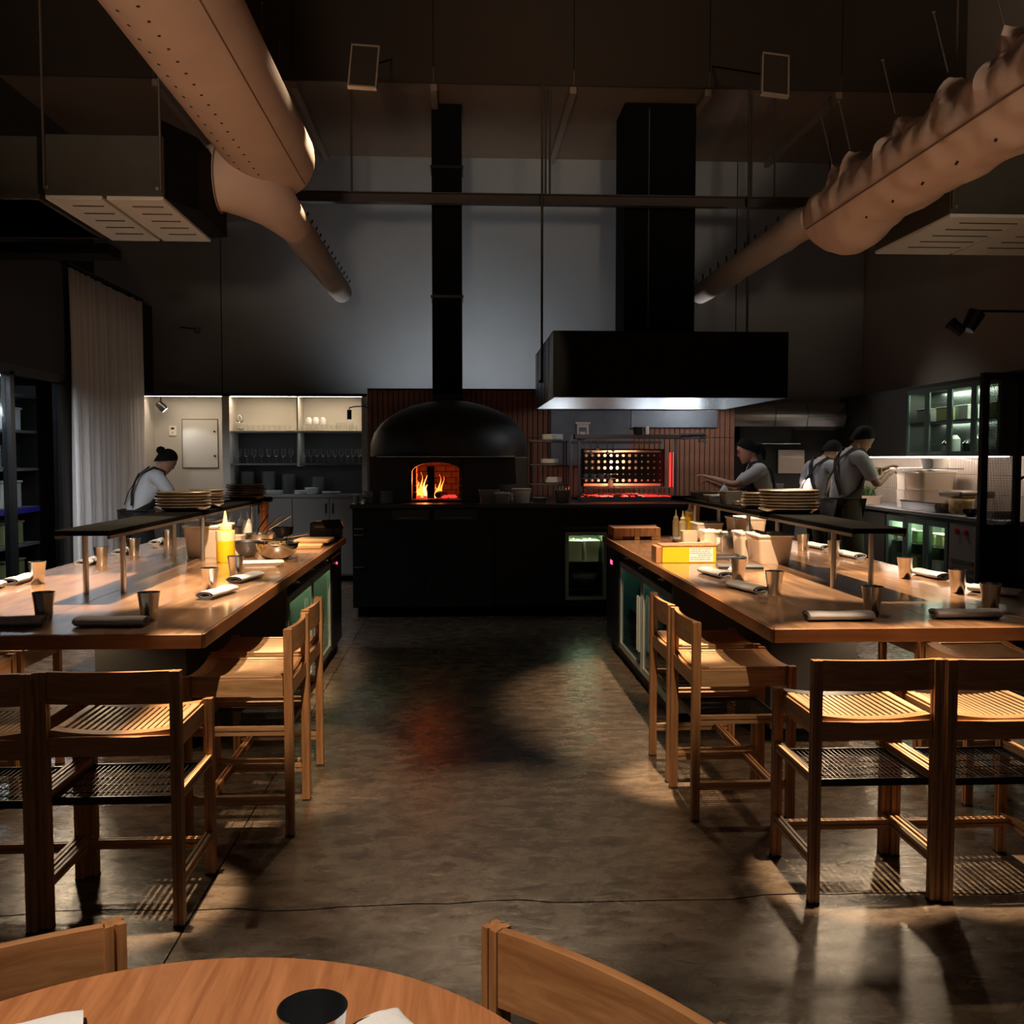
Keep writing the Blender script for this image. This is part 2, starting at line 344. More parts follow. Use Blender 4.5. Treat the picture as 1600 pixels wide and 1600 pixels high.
ORD = ['first', 'second', 'third', 'fourth', 'fifth', 'sixth', 'seventh', 'eighth', 'ninth', 'tenth', 'eleventh', 'twelfth', 'thirteenth', 'fourteenth', 'fifteenth', 'sixteenth', 'seventeenth']
def nth(i, n=99, end='top'):
    if end == 'top': return 'topmost' if i == 0 else 'lowest' if i == n-1 else ORD[i]+' from top'
    return ORD[i]+' from '+end
def box(*a, **k): return MB().box(*a, **k)

# ------------------------------------------------------------------ room shell
XL, XR, YB, YN = -4.65, 5.34, 13.0, -3.0
ZH, ZL, YBK = 7.0, 5.4, 10.45
floor = empty('floor', kind='structure')
MB().box(XL, XR, YN, YB, -0.2, -0.022).build('subfloor', 'grout', floor)
def wavy(axis_pts, base, amp, seed):
    rnd = random.Random(seed); ph = [rnd.uniform(0, 6) for _ in range(4)]
    return [base+amp*(math.sin(p*5+ph[0])*.5+math.sin(p*13+ph[1])*.3+math.sin(p*31+ph[2])*.2) for p in axis_pts]
xs = [XL, -0.91, 2.55, XR]
ylines = [(YN, 0), (3.36, 0.028), (5.52, 0.004), (8.2, 0.002), (YB, 0)]
for ix in range(3):
    for iy in range(4):
        x0, x1 = xs[ix]+.003, xs[ix+1]-.003
        N = max(4, int((x1-x0)/.12)); px = [x0+(x1-x0)*i/N for i in range(N+1)]
        yb = wavy(px, ylines[iy][0], ylines[iy][1], iy*7+1); yt = wavy(px, ylines[iy+1][0], ylines[iy+1][1], (iy+1)*7+1)
        g = .004
        poly = [(px[i], yb[i]+g) for i in range(N+1)]+[(px[i], yt[i]-g) for i in range(N, -1, -1)]
        MB().prism(poly, 'z', -0.02, 0.0).build('slab', 'concrete', floor)
def wall(name, mat, *b):
    o = MB().box(*b).build(name, mat); return tag(o, kind='structure')
wall('wall_left', 'wall_dark', XL-.15, XL, YN, YB+.15, -.2, ZH)
wall('wall_right', 'wall_side', XR, XR+.15, YN, YB+.15, -.2, ZH)
# back wall: tall painted panels with open joints
wb = empty('wall_back', kind='structure')
MB().box(XL, XR, YB+.012, YB+.15, -.2, ZL+.2).build('backing', 'black_matte', wb)
pxs = [XL, -3.06, -0.14, 1.07, 3.62, XR]
for a, b in zip(pxs[:-1], pxs[1:]):
    MB().box(a+.006, b-.006, YB, YB+.012, 0, ZL, bev=.002).build('panel', 'wall_grey', wb)
cl = empty('ceiling', kind='structure')
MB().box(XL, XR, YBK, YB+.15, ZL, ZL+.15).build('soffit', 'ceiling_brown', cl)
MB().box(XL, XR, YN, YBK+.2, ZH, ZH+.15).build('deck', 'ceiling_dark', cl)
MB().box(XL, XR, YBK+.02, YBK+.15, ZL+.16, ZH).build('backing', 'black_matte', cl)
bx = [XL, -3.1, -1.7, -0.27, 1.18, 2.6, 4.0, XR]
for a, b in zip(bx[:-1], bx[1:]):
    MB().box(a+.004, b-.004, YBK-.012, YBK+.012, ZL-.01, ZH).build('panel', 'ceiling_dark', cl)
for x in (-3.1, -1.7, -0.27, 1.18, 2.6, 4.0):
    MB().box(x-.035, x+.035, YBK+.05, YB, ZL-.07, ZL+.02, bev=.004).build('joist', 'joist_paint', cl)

# cross beam and hanger rods
bm_ = empty('cross_beam', (0, 10.6, 4.26), label='long dark steel cross beam spanning the room below the ceiling', cat='beam')
MB().box(-4.6, 5.3, -.05, .05, -.055, -.043).box(-4.6, 5.3, -.05, .05, .043, .055).box(-4.6, 5.3, -.006, .006, -.05, .05).build('girder', 'steel_beam', bm_)
for x in (-1.13, .90, .945, 3.1, 3.35, 3.95):
    MB().tube([(x, 0, .05), (x, 0, 1.13)], .011, 6).build('hanger', 'steel_beam', bm_)
def rod(x, y, z0, z1, label):
    o = MB().tube([(x, y, z0), (x, y, z1)], .014, 8).tube([(x, y, z0), (x, y, z0+.03)], .03, 8).build('hanger_rod', 'steel_beam')
    return tag(o, label, 'rod')
rod(.852, 10.45, 2.33, 5.4, 'thin dark rod hanging from the beam just left of the black extractor hood')
rod(3.03, 10.45, 2.73, 5.4, 'thin dark rod holding the right end of the black extractor hood')

# hanging panel speakers under the roof
for x, lab in ((-.75, 'framed flat panel hanging under the ceiling above the oven flue side'), (2.52, 'framed flat panel hanging under the ceiling beside the crumpled duct')):
    r = empty('hanging_panel', (x, 8.0, 4.6), label=lab, cat='panel'); r.rotation_euler.x = math.radians(-18)
    r.rotation_euler.y = math.radians(3 if x < 0 else 6)
    MB().box(-.10, .10, -.015, .015, -.18, .18).build('face', 'ceiling_dark', r)
    MB().tube([(0, .01, 0), (0, 1.99, 1.71)], .008, 6).build('bracket_arm', 'black_matte', r)
    f = MB()
    for q in ((-.112, -.1, -.19, .19), (.1, .112, -.19, .19)): f.box(q[0], q[1], -.02, .02, q[2], q[3])
    f.box(-.112, .112, -.02, .02, -.195, -.18).box(-.112, .112, -.02, .02, .18, .195).build('frame', 'frame_brown', r)

# ------------------------------------------------------------------ ducts
def ring(cx, cz, y, r, n=36, fn=None):
    out = []
    for k in range(n):
        a = 2*PI*k/n; rr = r*(fn(a, y) if fn else 1)
        out.append((cx+rr*math.cos(a), y, cz+rr*math.sin(a)))
    return out
dL = empty('fabric_duct', (-1.44, 5.5, 3.87), label='big smooth beige fabric duct with rows of small holes, hung upper left', cat='duct')
R0 = .315
rings = [ring(0, 0, -4.0+i*.4, R0) for i in range(17)]
y_end = 2.4
rings += [ring(0, 0, y_end+.1*t, R0*math.sqrt(max(0.0, 1-t*t))) for t in (.0, .25, .5, .7, .85, .95)]
for i, t in enumerate((.3, .55, .75, .9, 1.0)):
    pass
sp = [ring(0, 0, y_end+.30*math.sin(a), R0*math.cos(a)) for a in (0, .25, .5, .75, 1.0, 1.25, 1.5)]
MB().loft([ring(0, 0, -4.0+i*.4, R0) for i in range(16)]+sp).build('tube', 'duct_fabric', dL)
h = MB()
for j, (a0, off) in enumerate(((-1.95, 0), (-1.55, .11), (-.2, 9))):
    if off > 5: continue
    for i in range(26):
        y = -1.55+i*.155+off*.5
        if y > y_end-.05: continue
        for da in (0.0,):
            a = a0+da; c = Vector((R0*math.cos(a), y, R0*math.sin(a))); nrm = Vector((math.cos(a), 0, math.sin(a)))
            h.tube([c-nrm*.004, c+nrm*.0025], .0085, 8)
tag(h.build('holes', 'duct_hole', dL), kind='stuff')
sm = MB()
for a in (-.72, -2.75):
    sm.tube([(R0*math.cos(a), -4+i*.4, R0*math.sin(a)) for i in range(17)], .005, 5)
sm.build('seam', 'duct_seam', dL)
# collar stub linking the duct with the ventilation box
MB().tube([(-.37, 1.95, -.30), (-.33, 1.95, -.30), (-.26, 1.96, -.30), (-.12, 2.08, -.32), (.0, 2.3, -.37), (.06, 2.6, -.42), (.08, 2.85, -.43)], [.235, .245, .225, .225, .19, .15, .13], 28).build('collar', 'duct_fabric', dL)
MB().tube([(-.305, 1.95, -.30), (-.295, 1.95, -.30)], .244, 28).build('collar_band', 'duct_seam', dL)
for i in range(6):
    y = -1.3+i*.62; MB().tube([(.16, y, .27), (.16, y, .62)], .004, 5).lathe([(0.001, -.01), (.012, 0), (.001, .01)], 6, (.16, y, .62)).build('hanger_pin', 'rod', dL)
dS = empty('narrow_duct', (-1.36, 8.3, 3.44), label='narrow pale round duct running on from the big smooth duct to the back wall', cat='duct')
sp = [ring(0, 0, 3.3+.09*math.sin(a), .115*math.cos(a), 20) for a in (0, .4, .8, 1.2, 1.5)]
MB().loft([ring(0, 0, -.1, .125, 20), ring(0, 0, 0, .13, 20)]+[ring(0, 0, .3+i*.3, .13-.0015*i+(.006 if i % 2 else 0), 20) for i in range(10)]+sp).build('tube', 'duct_small', dS)
p = MB()
for i in range(13):
    y = .1+i*.26; p.tube([(.09, y, .10), (.105, y, .13)], .008, 5)
p.build('clip', 'black', dS)

# crumpled right duct
dR = empty('draped_duct', (0, 0, 0), label='crumpled pinkish fabric duct pinched up on wires, upper right', cat='duct')
WY = [7.55, 7.2, 6.45, 5.75, 5.15, 4.6, 4.1]
def rcen(y):   # axis drops and leans out as it comes nearer
    return 2.98, 3.45
rings = []
NY = 90; NK = 56
for i in range(NY+1):
    y = 8.05-i*(8.05-3.0)/NY
    cx, cz = rcen(y); row = []
    wt = max(math.exp(-abs(y-q)/.11) for q in WY); near = min(WY, key=lambda q: abs(q-y))
    for k in range(NK):
        a = 2*PI*k/NK; r = .27
        if i < 6: r *= (.42, .68, .85, .94, .99, 1.0)[i]
        top = max(0.0, math.cos((a-2.0)))            # side carried by the wires
        fa = math.atan2(y-near, (a-2.0)*.27); fold = math.sin(fa*9)*.020*math.exp(-abs(y-near)/.3)+math.sin(a*7+y*5)*.006+math.sin(y*15+a*4)*.007+math.sin(y*31-a*9)*.003
        r += math.exp(-abs(a-2.0)/.22)*wt*.10-top**3*(1-wt)*.05+fold*(.5+.9*top)
        sag = max(0, math.cos(a+PI/2)); endbag = math.exp(-((y-7.45)/.28)**2)
        r += sag**3*endbag*.09
        if a > PI and y < 7.0: r -= sag**2*.02
        row.append((cx+r*math.cos(a), y, cz+r*math.sin(a)))
    rings.append(row)
MB().loft(rings).build('tube', 'duct_fabric', dR)
sm = MB()
pts = []
for i in range(2, NY+1):
    y = 8.05-i*(8.05-3.0)/NY; pts.append((2.98+.285*math.cos(3.55)-.002, y, 3.45+.285*math.sin(3.55)))
sm.tube(pts[3:], .006, 5).build('seam', 'duct_seam', dR)
hh = MB()
for i in range(9):
    y = 6.9-i*.42; a = 4.15
    c = Vector((2.98+.262*math.cos(a), y, 3.45+.262*math.sin(a))); nn = Vector((math.cos(a), 0, math.sin(a)))
    hh.tube([c-nn*.01, c+nn*.012], .008, 6)
tag(hh.build('holes', 'duct_hole', dR), kind='stuff')
for i, y in enumerate(WY):
    a = 2.0; x0, z0 = 2.98+.36*math.cos(a), 3.45+.36*math.sin(a)
    MB().tube([(x0, y, z0), (x0-.07, y+.05, z0+.36)], .0045, 5).lathe([(.001, -.012), (.014, 0), (.001, .012)], 6, (x0-.07, y+.05, z0+.36)).build('wire', 'rod', dR)
dS2 = empty('narrow_duct', (2.79, 8.0, 3.45), label='narrow pale round duct running on from the crumpled duct toward the back wall', cat='duct')
sp = [ring(0, 0, 3.55+.09*math.sin(a), .112*math.cos(a), 20) for a in (0, .4, .8, 1.2, 1.5)]
MB().loft([ring(.05, -.0, -.10, .13, 20), ring(0, 0, .1, .135, 20)]+[ring(0, 0, .3+i*.27, .13-.0015*i+(.007 if i % 2 else 0), 20, lambda a, y: 1+.03*math.sin(5*a+y*9)) for i in range(12)]+sp).build('tube', 'duct_small', dS2)
p = MB()
for i in range(10):
    y = .5+i*.33; p.tube([(-.07, y, .10), (-.07, y, .155)], .009, 5)
p.build('clip', 'black', dS2)

# ventilation boxes
def hvac(name, x0, x1, y0, y1, z0, z1, label, mir=1):
    r = empty(name, ((x0+x1)/2, (y0+y1)/2, z0), label=label, cat='ventilation unit')
    hx, hy = (x1-x0)/2, (y1-y0)/2
    MB().box(-hx, hx, -hy, hy, .02, z1-z0, bev=.006).build('casing', 'hvac', r)
    for a, b in ((-hx, -.01), (.01, hx)):
        pn = MB().box(a+.004, b-.004, -hy+.004, hy-.004, -.004, .02, bev=.003).build('underside_panel', 'hvac_white', r)
        s = MB()
        for i in range(5): s.box(a+.06+(b-a)*.15, b-.05, -hy+.16+i*.2, -hy+.172+i*.2, -.009, -.003)
        s.build('louvre', 'hvac', pn)
    for sx in (-1, 1):
        MB().tube([(sx*(hx-.01), -hy-.02, .05), (sx*(hx-.01), -hy-.02, 2.2)], .008, 6).build('hanger', 'rod', r)
        MB().tube([(sx*(hx-.03), -hy-.03, .06), (sx*(hx-.03), -hy, .06)], .012, 6).build('bolt', 'post_steel', r)
    return r
hv = hvac('ventilation_box', -2.62, -1.88, 6.5, 7.72, 3.18, 3.58, 'square metal ventilation box with pale underside, hung at upper left')
MB().prism([(.36, -.60), (.50, -.25), (.50, .55), (.36, .6)], 'z', 0.02, .5).build('transition', 'black_matte', hv)
hv2 = hvac('ventilation_box', 3.36, 4.62, 6.75, 8.0, 3.2, 3.62, 'square metal ventilation box with green-tinged underside, behind the crumpled duct')
lb = empty('ventilation_duct', (-3.4, 7.1, 3.18), label='dark rectangular metal duct at the far upper left, beside the square ventilation box', cat='duct')
MB().box(-.8, .72, -.55, .55, .0, .4, bev=.005).build('casing', 'hvac', lb); MB().box(-.8, .74, -.58, .58, .0, .03).build('flange', 'steel_beam', lb)
MB().box(-1.0, .75, .62, .9, -.1, -.02).build('tray', 'black_matte', lb)

# ------------------------------------------------------------------ left side: reeded glass partition and curtain
wl = empty('window_1', kind='structure')
f = MB()
ys = [6.9, 7.8, 8.9, 9.98]
for y in ys: f.box(-3.98, -3.90, y-.04, y+.04, 0, 2.3)
f.box(-3.98, -3.9, 6.86, 10.02, 2.27, 2.36).box(-3.98, -3.9, 6.86, 10.02, 0, .12)
f.build('window_frame', 'black', wl)
for a, b in zip(ys[:-1], ys[1:]):
    n = int((b-a-.08)/.0225); pts = []
    L = (b-a-.08)
    pl = []
    for i in range(n*4+1):
        t = i/(n*4); pl.append((-3.94+.005*math.cos(i*PI/2), a+.04+L*t))
    poly = pl+[(-3.95, b-.04), (-3.95, a+.04)]
    MB().prism(poly, 'z', .12, 2.27).build('reeded_pane', 'reeded', wl)
tag(box(-3.99, -3.89, 3.0, 10.05, 2.36, 3.44).build('wall_partition', 'wall_dark'), kind='structure')
# shelves and boxes glimpsed behind the reeded glass
sh = empty('storage_shelf', (-4.35, 8.5, 0), label='shelf unit seen blurred behind the fluted glass at the far left', cat='shelf')
for z, nm in ((.35, 0), (.7, 0), (1.05, 0), (1.42, 0), (1.78, 0), (2.12, 0)):
    MB().box(-.2, .2, -1.6, 1.5, z, z+.025).build('shelf_board', 'cab_grey', sh)
for y in (-1.6, 1.5): MB().box(-.2, .2, y-.02, y+.02, 0, 2.25).build('upright', 'black', sh)
k = 0
rnd = random.Random(3)
for z, mt, nm, lab in ((.375, 'olive_box', 'storage_box', 'olive box on the lowest shelf behind the fluted glass'), (.725, 'olive_box', 'storage_box', 'olive box on the second shelf behind the fluted glass'),
                  (1.075, 'cab_white', 'storage_box', 'pale box on the third shelf behind the fluted glass'), (1.445, 'stainless', 'storage_tub', 'metal tub on the fourth shelf behind the fluted glass'), (1.805, 'porcelain', 'storage_tub', 'white tub on the top shelf behind the fluted glass')):
    for i in range(6):
        y = 7.05+i*.5+rnd.uniform(-.03, .03); hgt = rnd.uniform(.14, .24)
        o = MB().box(-.14, .14, -.2, .2, 0, hgt, bev=.01).box(-.15, .15, -.21, .21, hgt, hgt+.02, bev=.005).build(nm, mt, None, (-4.35, y, z))
        tag(o, lab+', '+nth(i, end='camera'), 'box' if 'box' in nm else 'tub', 'storage behind the fluted glass, '+lab.split(' on the ')[1].split(' behind')[0])
bb = box(-.005, .005, -1.6, 1.5, 0, .05).build('shelf_band', 'blue_band', sh); bb.location = (.2, 0, 1.02)
lampbar = empty('tube_lamp', (-4.35, 8.5, 2.33), label='tube lamp over the shelves behind the fluted glass', cat='lamp')
MB().box(-.03, .03, -1.3, 1.3, 0, .03).build('housing', 'hvac_white', lampbar); MB().box(-.02, .02, -1.25, 1.25, -.012, 0).build('tube', 'led_cool', lampbar)
MATS['led_cool'].node_tree.nodes['Principled BSDF'].inputs['Emission Strength'].default_value = 3.0
# curtain
rings = []
M_ = 160
for zz in range(9):
    z = 3.42-zz*(3.42-.03)/8
    row = []
    for i in range(M_+1):
        t = i/M_; y = 10.1+2.24*t; am = .035+.012*zz/8
        row.append((-3.86+am*math.sin(t*2*PI*15+.5*math.sin(t*9+zz*.15))+.012*math.sin(t*41+zz*.3), y, z-.02*abs(math.sin(t*PI*15)) if zz == 0 else z))
    rings.append(row)
cu = empty('curtain', (0, 0, 0), label='long pale pleated curtain along the left wall', cat='curtain')
mb = MB(); mb.loft(rings, closed=False, cap=False)
cob = mb.build('cloth', 'curtain', cu); so = cob.modifiers.new('s', 'SOLIDIFY'); so.thickness = .004
MB().box(-3.89, -3.84, 10.05, 12.36, 3.44, 3.47).build('curtain_track', 'black', cu)
tag(box(-3.99, -3.93, 10.05, 13.0, 0, 3.47).build('wall_lining', 'wall_dark'), kind='structure')

# ------------------------------------------------------------------ bar counters
def bar(x0, x1, side, label):
    """side = +1: the aisle is on the counter's right edge (x1); -1: on its left edge (x0)"""
    xe = x1 if side > 0 else x0                    # aisle edge
    def X(d): return xe-side*d                     # distance in from the aisle edge
    r = empty('bar_counter', (0, 0, 0), label=label, cat='counter')
    yn, yf = 3.66, 8.15
    # worktop of long glued planks
    n = 4; wd = (x1-x0)/n
    for i in range(n):
        MB().box(x0+i*wd+.0006, x0+(i+1)*wd-.0006, yn, yf, .862, .9, bev=.0012).build('plank', 'bar_top', r)
    MB().box(x0-.004, x1+.004, yn-.012, yn, .845, .8985, bev=.003).build('front_edge', 'bar_edge', r)
    MB().box(X(0), X(-.012), yn, yf, .845, .8985, bev=.003).build('aisle_edge', 'bar_edge_y', r)
    MB().box(x0, x1, yf, yf+.012, .845, .8985, bev=.003).build('far_edge', 'bar_edge', r)
    MB().box(X(.62), X(1.36), yn+.10, 5.3, .83, .845).build('support_plate', 'post_steel' if 0 else 'steel_beam', r)
    # recessed centre pedestal and the cabinet block that carries the fridges
    MB().box(X(.48), X(.95), 5.2, 5.62, 0.08, .845, bev=.003).build('pedestal', 'pedestal', r)
    MB().box(X(.50), X(.93), 5.24, 5.62, 0, .08).build('plinth', 'black', r)
    MB().box(X(.024), X(.50), 5.55, 5.575, .08, .845, bev=.002).build('end_panel', 'pedestal', r)
    MB().box(X(.024), X(.04), 5.575, 8.1, .785, .845).build('control_rail', 'black_satin', r)
    MB().box(X(.55), X(.95), 5.62, 8.1, .08, .845).box(X(.06), X(.9), 5.6, 8.08, 0, .08).build('cabinet_body', 'black', r)
    MB().box(X(.024), X(.55), 7.5, 8.1, .08, .785, bev=.003).build('side_cabinet', 'black_satin', r)
    kn = MB()
    for y in (5.9, 6.55, 7.15): kn.lathe([(.012, 0), (.012, .02), (.001, .021)], 10, M=Matrix.Translation((X(.024), y, .815)) @ Matrix.Rotation(PI/2*side, 4, 'Y'))
    kn.build('knob', 'chrome', r)
    for y in (3.9, 4.5):
        MB().box(X(.60)-.02, X(.60)+.02, y, y+.04, 0.0, .83).build('leg', 'black', r) if 0 else None
    # undercounter fridge: carcass open to the aisle, framed glass doors
    fr = empty('bar_fridge', (X(.05), 6.54, .1), rz=0, label='bar fridge with framed glass doors under the %s counter' % ('left' if side > 0 else 'right'), cat='fridge')
    s = side
    MB().box(-s*.42, -s*.40, -.92, .92, 0, .66).box(-s*.4, -s*.0, -.92, .92, 0, .02).box(-s*.4, 0, -.92, .92, .64, .66).box(-s*.4, 0, -.92, -.90, 0, .66).box(-s*.4, 0, .90, .92, 0, .66).box(-s*.4, 0, -.01, .01, 0, .66).build('liner', 'fridge_in', fr)
    MB().box(-s*.38, -s*.05, -.9, .9, .30, .308).build('wire_shelf', 'chrome', fr)
    MB().box(-s*.05, -s*.03, -.88, .88, .615, .635).build('light_strip', 'led_fridge', fr)
    for a, b in ((-.915, -.008), (.008, .915)):
        d = MB()
        d.box(0, s*.025, a, a+.045, 0, .66).box(0, s*.025, b-.045, b, 0, .66).box(0, s*.025, a+.045, b-.045, .615, .66).box(0, s*.025, a+.045, b-.045, 0, .045)
        dd = d.build('door', 'fridge_frame', fr)
        MB().box(s*.008, s*.014, a+.045, b-.045, .045, .615).build('pane', 'pane_teal' if side < 0 else 'pane', dd)
        MB().tube([(s*.045, (b if a < 0 else a)-(.025 if a < 0 else -.025), .15), (s*.045, (b if a < 0 else a)-(.025 if a < 0 else -.025), .52)], .009, 8).build('handle', 'fridge_frame', dd)
    ms = ['green_glass', 'dark_bottle', 'fridge_in', 'green_glass']
    rnd = random.Random(5+side); protos = {}
    for zz in (.021, .309):
        for i in range(12):
            y = -.84+i*.15+rnd.uniform(-.02, .02)
            if abs(y) < .05: continue
            key = ms[(i*3+int(zz*9)) % 4]
            if key not in protos:
                mb = MB().lathe([(.034, 0), (.036, .01), (.036, .14), (.03, .165), (.013, .195), (.013, .235), (.016, .24), (.001, .241)], 12)
                protos[key] = mb.mesh('bottle'); protos[key].materials.append(MATS[key])
            o = bpy.data.objects.new('bottle', protos[key]); C.objects.link(o); o.location = (X(.05)-s*.14, 6.54+y, .1+zz)
            cn = {'green_glass': 'green glass', 'dark_bottle': 'near-black glass', 'fridge_in': 'frosted pale'}[key]
            tag(o, '%s bottle, %s shelf of the %s bar fridge, %s' % (cn, 'lower' if zz < .1 else 'upper', 'left' if side > 0 else 'right', nth(i, end='camera')), 'bottle', 'bottles in the %s bar fridge' % ('left' if side > 0 else 'right'))
    return r
barL = bar(-2.38, -.95, 1, 'long varnished wooden bar counter on the left of the aisle')
barR = bar(1.18, 2.6, -1, 'long varnished wooden bar counter on the right of the aisle')
# red digits of the right counter's control display
disp = empty('temperature_display', (1.2, 7.75, .72), label='small black temperature display with red digits on the right counter end', cat='display')
MB().box(-.012, 0, -.09, .09, -.03, .03, bev=.002).build('housing', 'black_satin', disp)
dg = MB()
for i, y in enumerate((.05, .015, -.02)):
    dg.box(-.014, -.012, y-.010, y+.010, -.016, -.012).box(-.014, -.012, y-.010, y+.010, .012, .016).box(-.014, -.012, y+.007, y+.010, -.014, .014).box(-.014, -.012, y-.010, y-.007, -.014, .014)
dg.build('digits', 'led_red', disp)
ind = tag(MB().lathe([(.010, 0), (.010, .006), (.001, .008)], 10, M=Matrix.Rotation(PI/2, 4, 'Y')).build('indicator_light', 'led_red', None, (-.974, 7.8, .72)), 'tiny red indicator light at the far end of the left counter', 'light')

# raised black shelves on steel posts
def rail_shelf(x0, x1, y0, y1, px, label, rot=0):
    r = empty('serving_shelf', (0, 0, 0), label=label, cat='shelf')
    MB().box(x0, x1, y0, y1, 1.19, 1.215, bev=.003).build('shelf_board', 'shelf_black', r)
    MB().box(x0, x0+.012, y0+.01, y1, 1.175, 1.19).box(x1-.012, x1, y0+.01, y1, 1.175, 1.19).build('edge_angle', 'steel_beam', r)
    for y in (4.8, 6.26, 7.72):
        for x in px: MB().tube([(x, y, .9), (x, y, 1.19)], .0135, 12).build('post', 'post_steel', r)
    return r
rail_shelf(-1.83, -1.585, 4.55, 8.45, (-1.785, -1.61), 'raised black shelf on steel posts over the left counter')
rail_shelf(1.815, 2.07, 4.5, 8.5, (1.84, 2.03), 'raised black shelf on steel posts over the right counter')

# ------------------------------------------------------------------ stools
def grooved(mb, x, y, z0, z1, w=.034, g=.004):
    """upright post of three laminated strips: a groove runs down the middle of each face"""
    h = w/2; a = g*.7
    poly = [(-h, -h), (-a, -h), (-a, -h+g), (a, -h+g), (a, -h), (h, -h), (h, -a), (h-g, -a), (h-g, a), (h, a), (h, h), (a, h), (a, h-g), (-a, h-g), (-a, h), (-h, h), (-h, a), (-h+g, a), (-h+g, -a), (-h, -a)]
    return mb.prism([(x+p[0], y+p[1]) for p in poly], 'z', z0, z1)
def rail(mb, axis, a, b, u, z, w=.026, hh=.034):
    """rail with a shadow groove along its outer face; axis x or y, u = other coordinate"""
    g = .004
    poly = [(u-w/2, z-hh/2), (u+w/2, z-hh/2), (u+w/2, z-.003), (u+w/2-g, z-.003), (u+w/2-g, z+.003), (u+w/2, z+.003), (u+w/2, z+hh/2), (u+.003, z+hh/2), (u+.003, z+hh/2-g), (u-.003, z+hh/2-g), (u-.003, z+hh/2), (u-w/2, z+hh/2), (u-w/2, z+.003), (u-w/2+g, z+.003), (u-w/2+g, z-.003), (u-w/2, z-.003)]
    return mb.prism(poly, 'x' if axis == 'x' else 'y', a, b)
SLAT = {}
def stool(name, label, cat, seat=.655, back=.85, rack=True, bh=.105):
    r = empty(name, label=label, cat=cat)
    W, D = .213, .205
    for sx in (-1, 1):
        mb = MB(); grooved(mb, sx*W, -D, .006, back); lg = mb.build('leg', 'oak', r); tag(MB().box(sx*W-.018, sx*W+.018, -D-.018, -D+.018, 0, .007).build('foot', 'rubber', lg))
        mb = MB(); grooved(mb, sx*W, D, .006, seat+.005); lg = mb.build('leg', 'oak', r); MB().box(sx*W-.018, sx*W+.018, D-.018, D+.018, 0, .007).build('foot', 'rubber', lg)
    # curved backrest board
    rings = []
    for i in range(11):
        t = -1+i*.2; x = t*(W-.015); y = -D+.004-.02*(1-t*t); dz = 0
        rings.append([(x, y-.009, back-bh), (x, y+.009, back-bh), (x, y+.009, back+dz), (x, y-.009, back+dz)])
    MB().loft(rings, smooth=True).build('backrest', 'oak_x', r)
    # seat: frame pieces and slats that dip towards the middle
    def dip(x): return -.016*(1-(x/.195)**2)
    za = seat
    rings = []
    for yy0, yy1 in ((-D+.012, -D+.058), (D-.052, D+.014)):
        rr = []
        for i in range(13):
            x = -.196+.392*i/12; z = za+dip(x); rr.append([(x, yy0, z-.018), (x, yy1, z-.018), (x, yy1, z), (x, yy0, z)])
        MB().loft(rr, smooth=False).build('seat_rail', 'oak_x', r)
    for sx in (-1, 1):
        MB().box(sx*.196, sx*.168, -D+.058, D-.052, za-.019, za-.001, bev=.002).build('seat_rail', 'oak_y', r)
        MB().box(sx*(W-.012), sx*(W-.034), -D+.018, D-.018, za-.085, za-.012, bev=.002).build('side_apron', 'oak_y', r)
    key = 'slat'
    if key not in SLAT:
        me = MB().box(-.0072, .0072, -D+.058, D-.052, -.016, 0, bev=.0015).mesh('slat'); me.materials.append(MATS['oak_y']); SLAT[key] = me
    for i in range(15):
        x = -.1545+i*.3090/14
        o = bpy.data.objects.new('slat', SLAT[key]); C.objects.link(o); o.parent = r; o.location = (x, 0, za+dip(x))
    MB().box(-W+.017, W-.017, -D-.008, -D+.010, za-.085, za-.020, bev=.002).build('back_apron', 'oak_x', r)
    MB().box(-W+.017, W-.017, D-.012, D+.008, za-.085, za-.020, bev=.002).build('front_apron', 'oak_x', r)
    if rack:
        zr = .425
        for sx in (-1, 1):
            mb = MB(); rail(mb, 'y', -D+.017, D-.017, sx*W, zr+.01); mb.build('side_rail', 'oak_y', r)
        mb = MB(); a = W-.016
        for y in (-D+.022, D-.03): mb.box(-a, a, y-.004, y+.004, zr-.022, zr+.004)
        for sx in (-1, 1): mb.box(sx*a, sx*(a-.006), -D+.022, D-.03, zr-.012, zr+.002)
        for i in range(22):
            x = -a+.012+i*(2*a-.024)/21; mb.box(x-.0014, x+.0014, -D+.022, D-.03, zr-.003, zr)
        for i in range(4):
            y = -D+.09+i*.075; mb.box(-a, a, y-.002, y+.002, zr-.007, zr-.003)
        mb.build('wire_rack', 'rack_wire', r)
    zl = .15
    for sx in (-1, 1):
        mb = MB(); rail(mb, 'y', -D+.017, D-.017, sx*W, zl); mb.build('side_stretcher', 'oak_y', r)
    mb = MB(); rail(mb, 'x', -W+.013, W-.013, D-.075, zl); mb.build('cross_stretcher', 'oak_x', r)
    return r
ST = stool('bar_stool', 'wooden slatted bar stool at the near end of the left counter, whole back in view', 'stool')
ST.location = (-1.143, 3.455, 0)
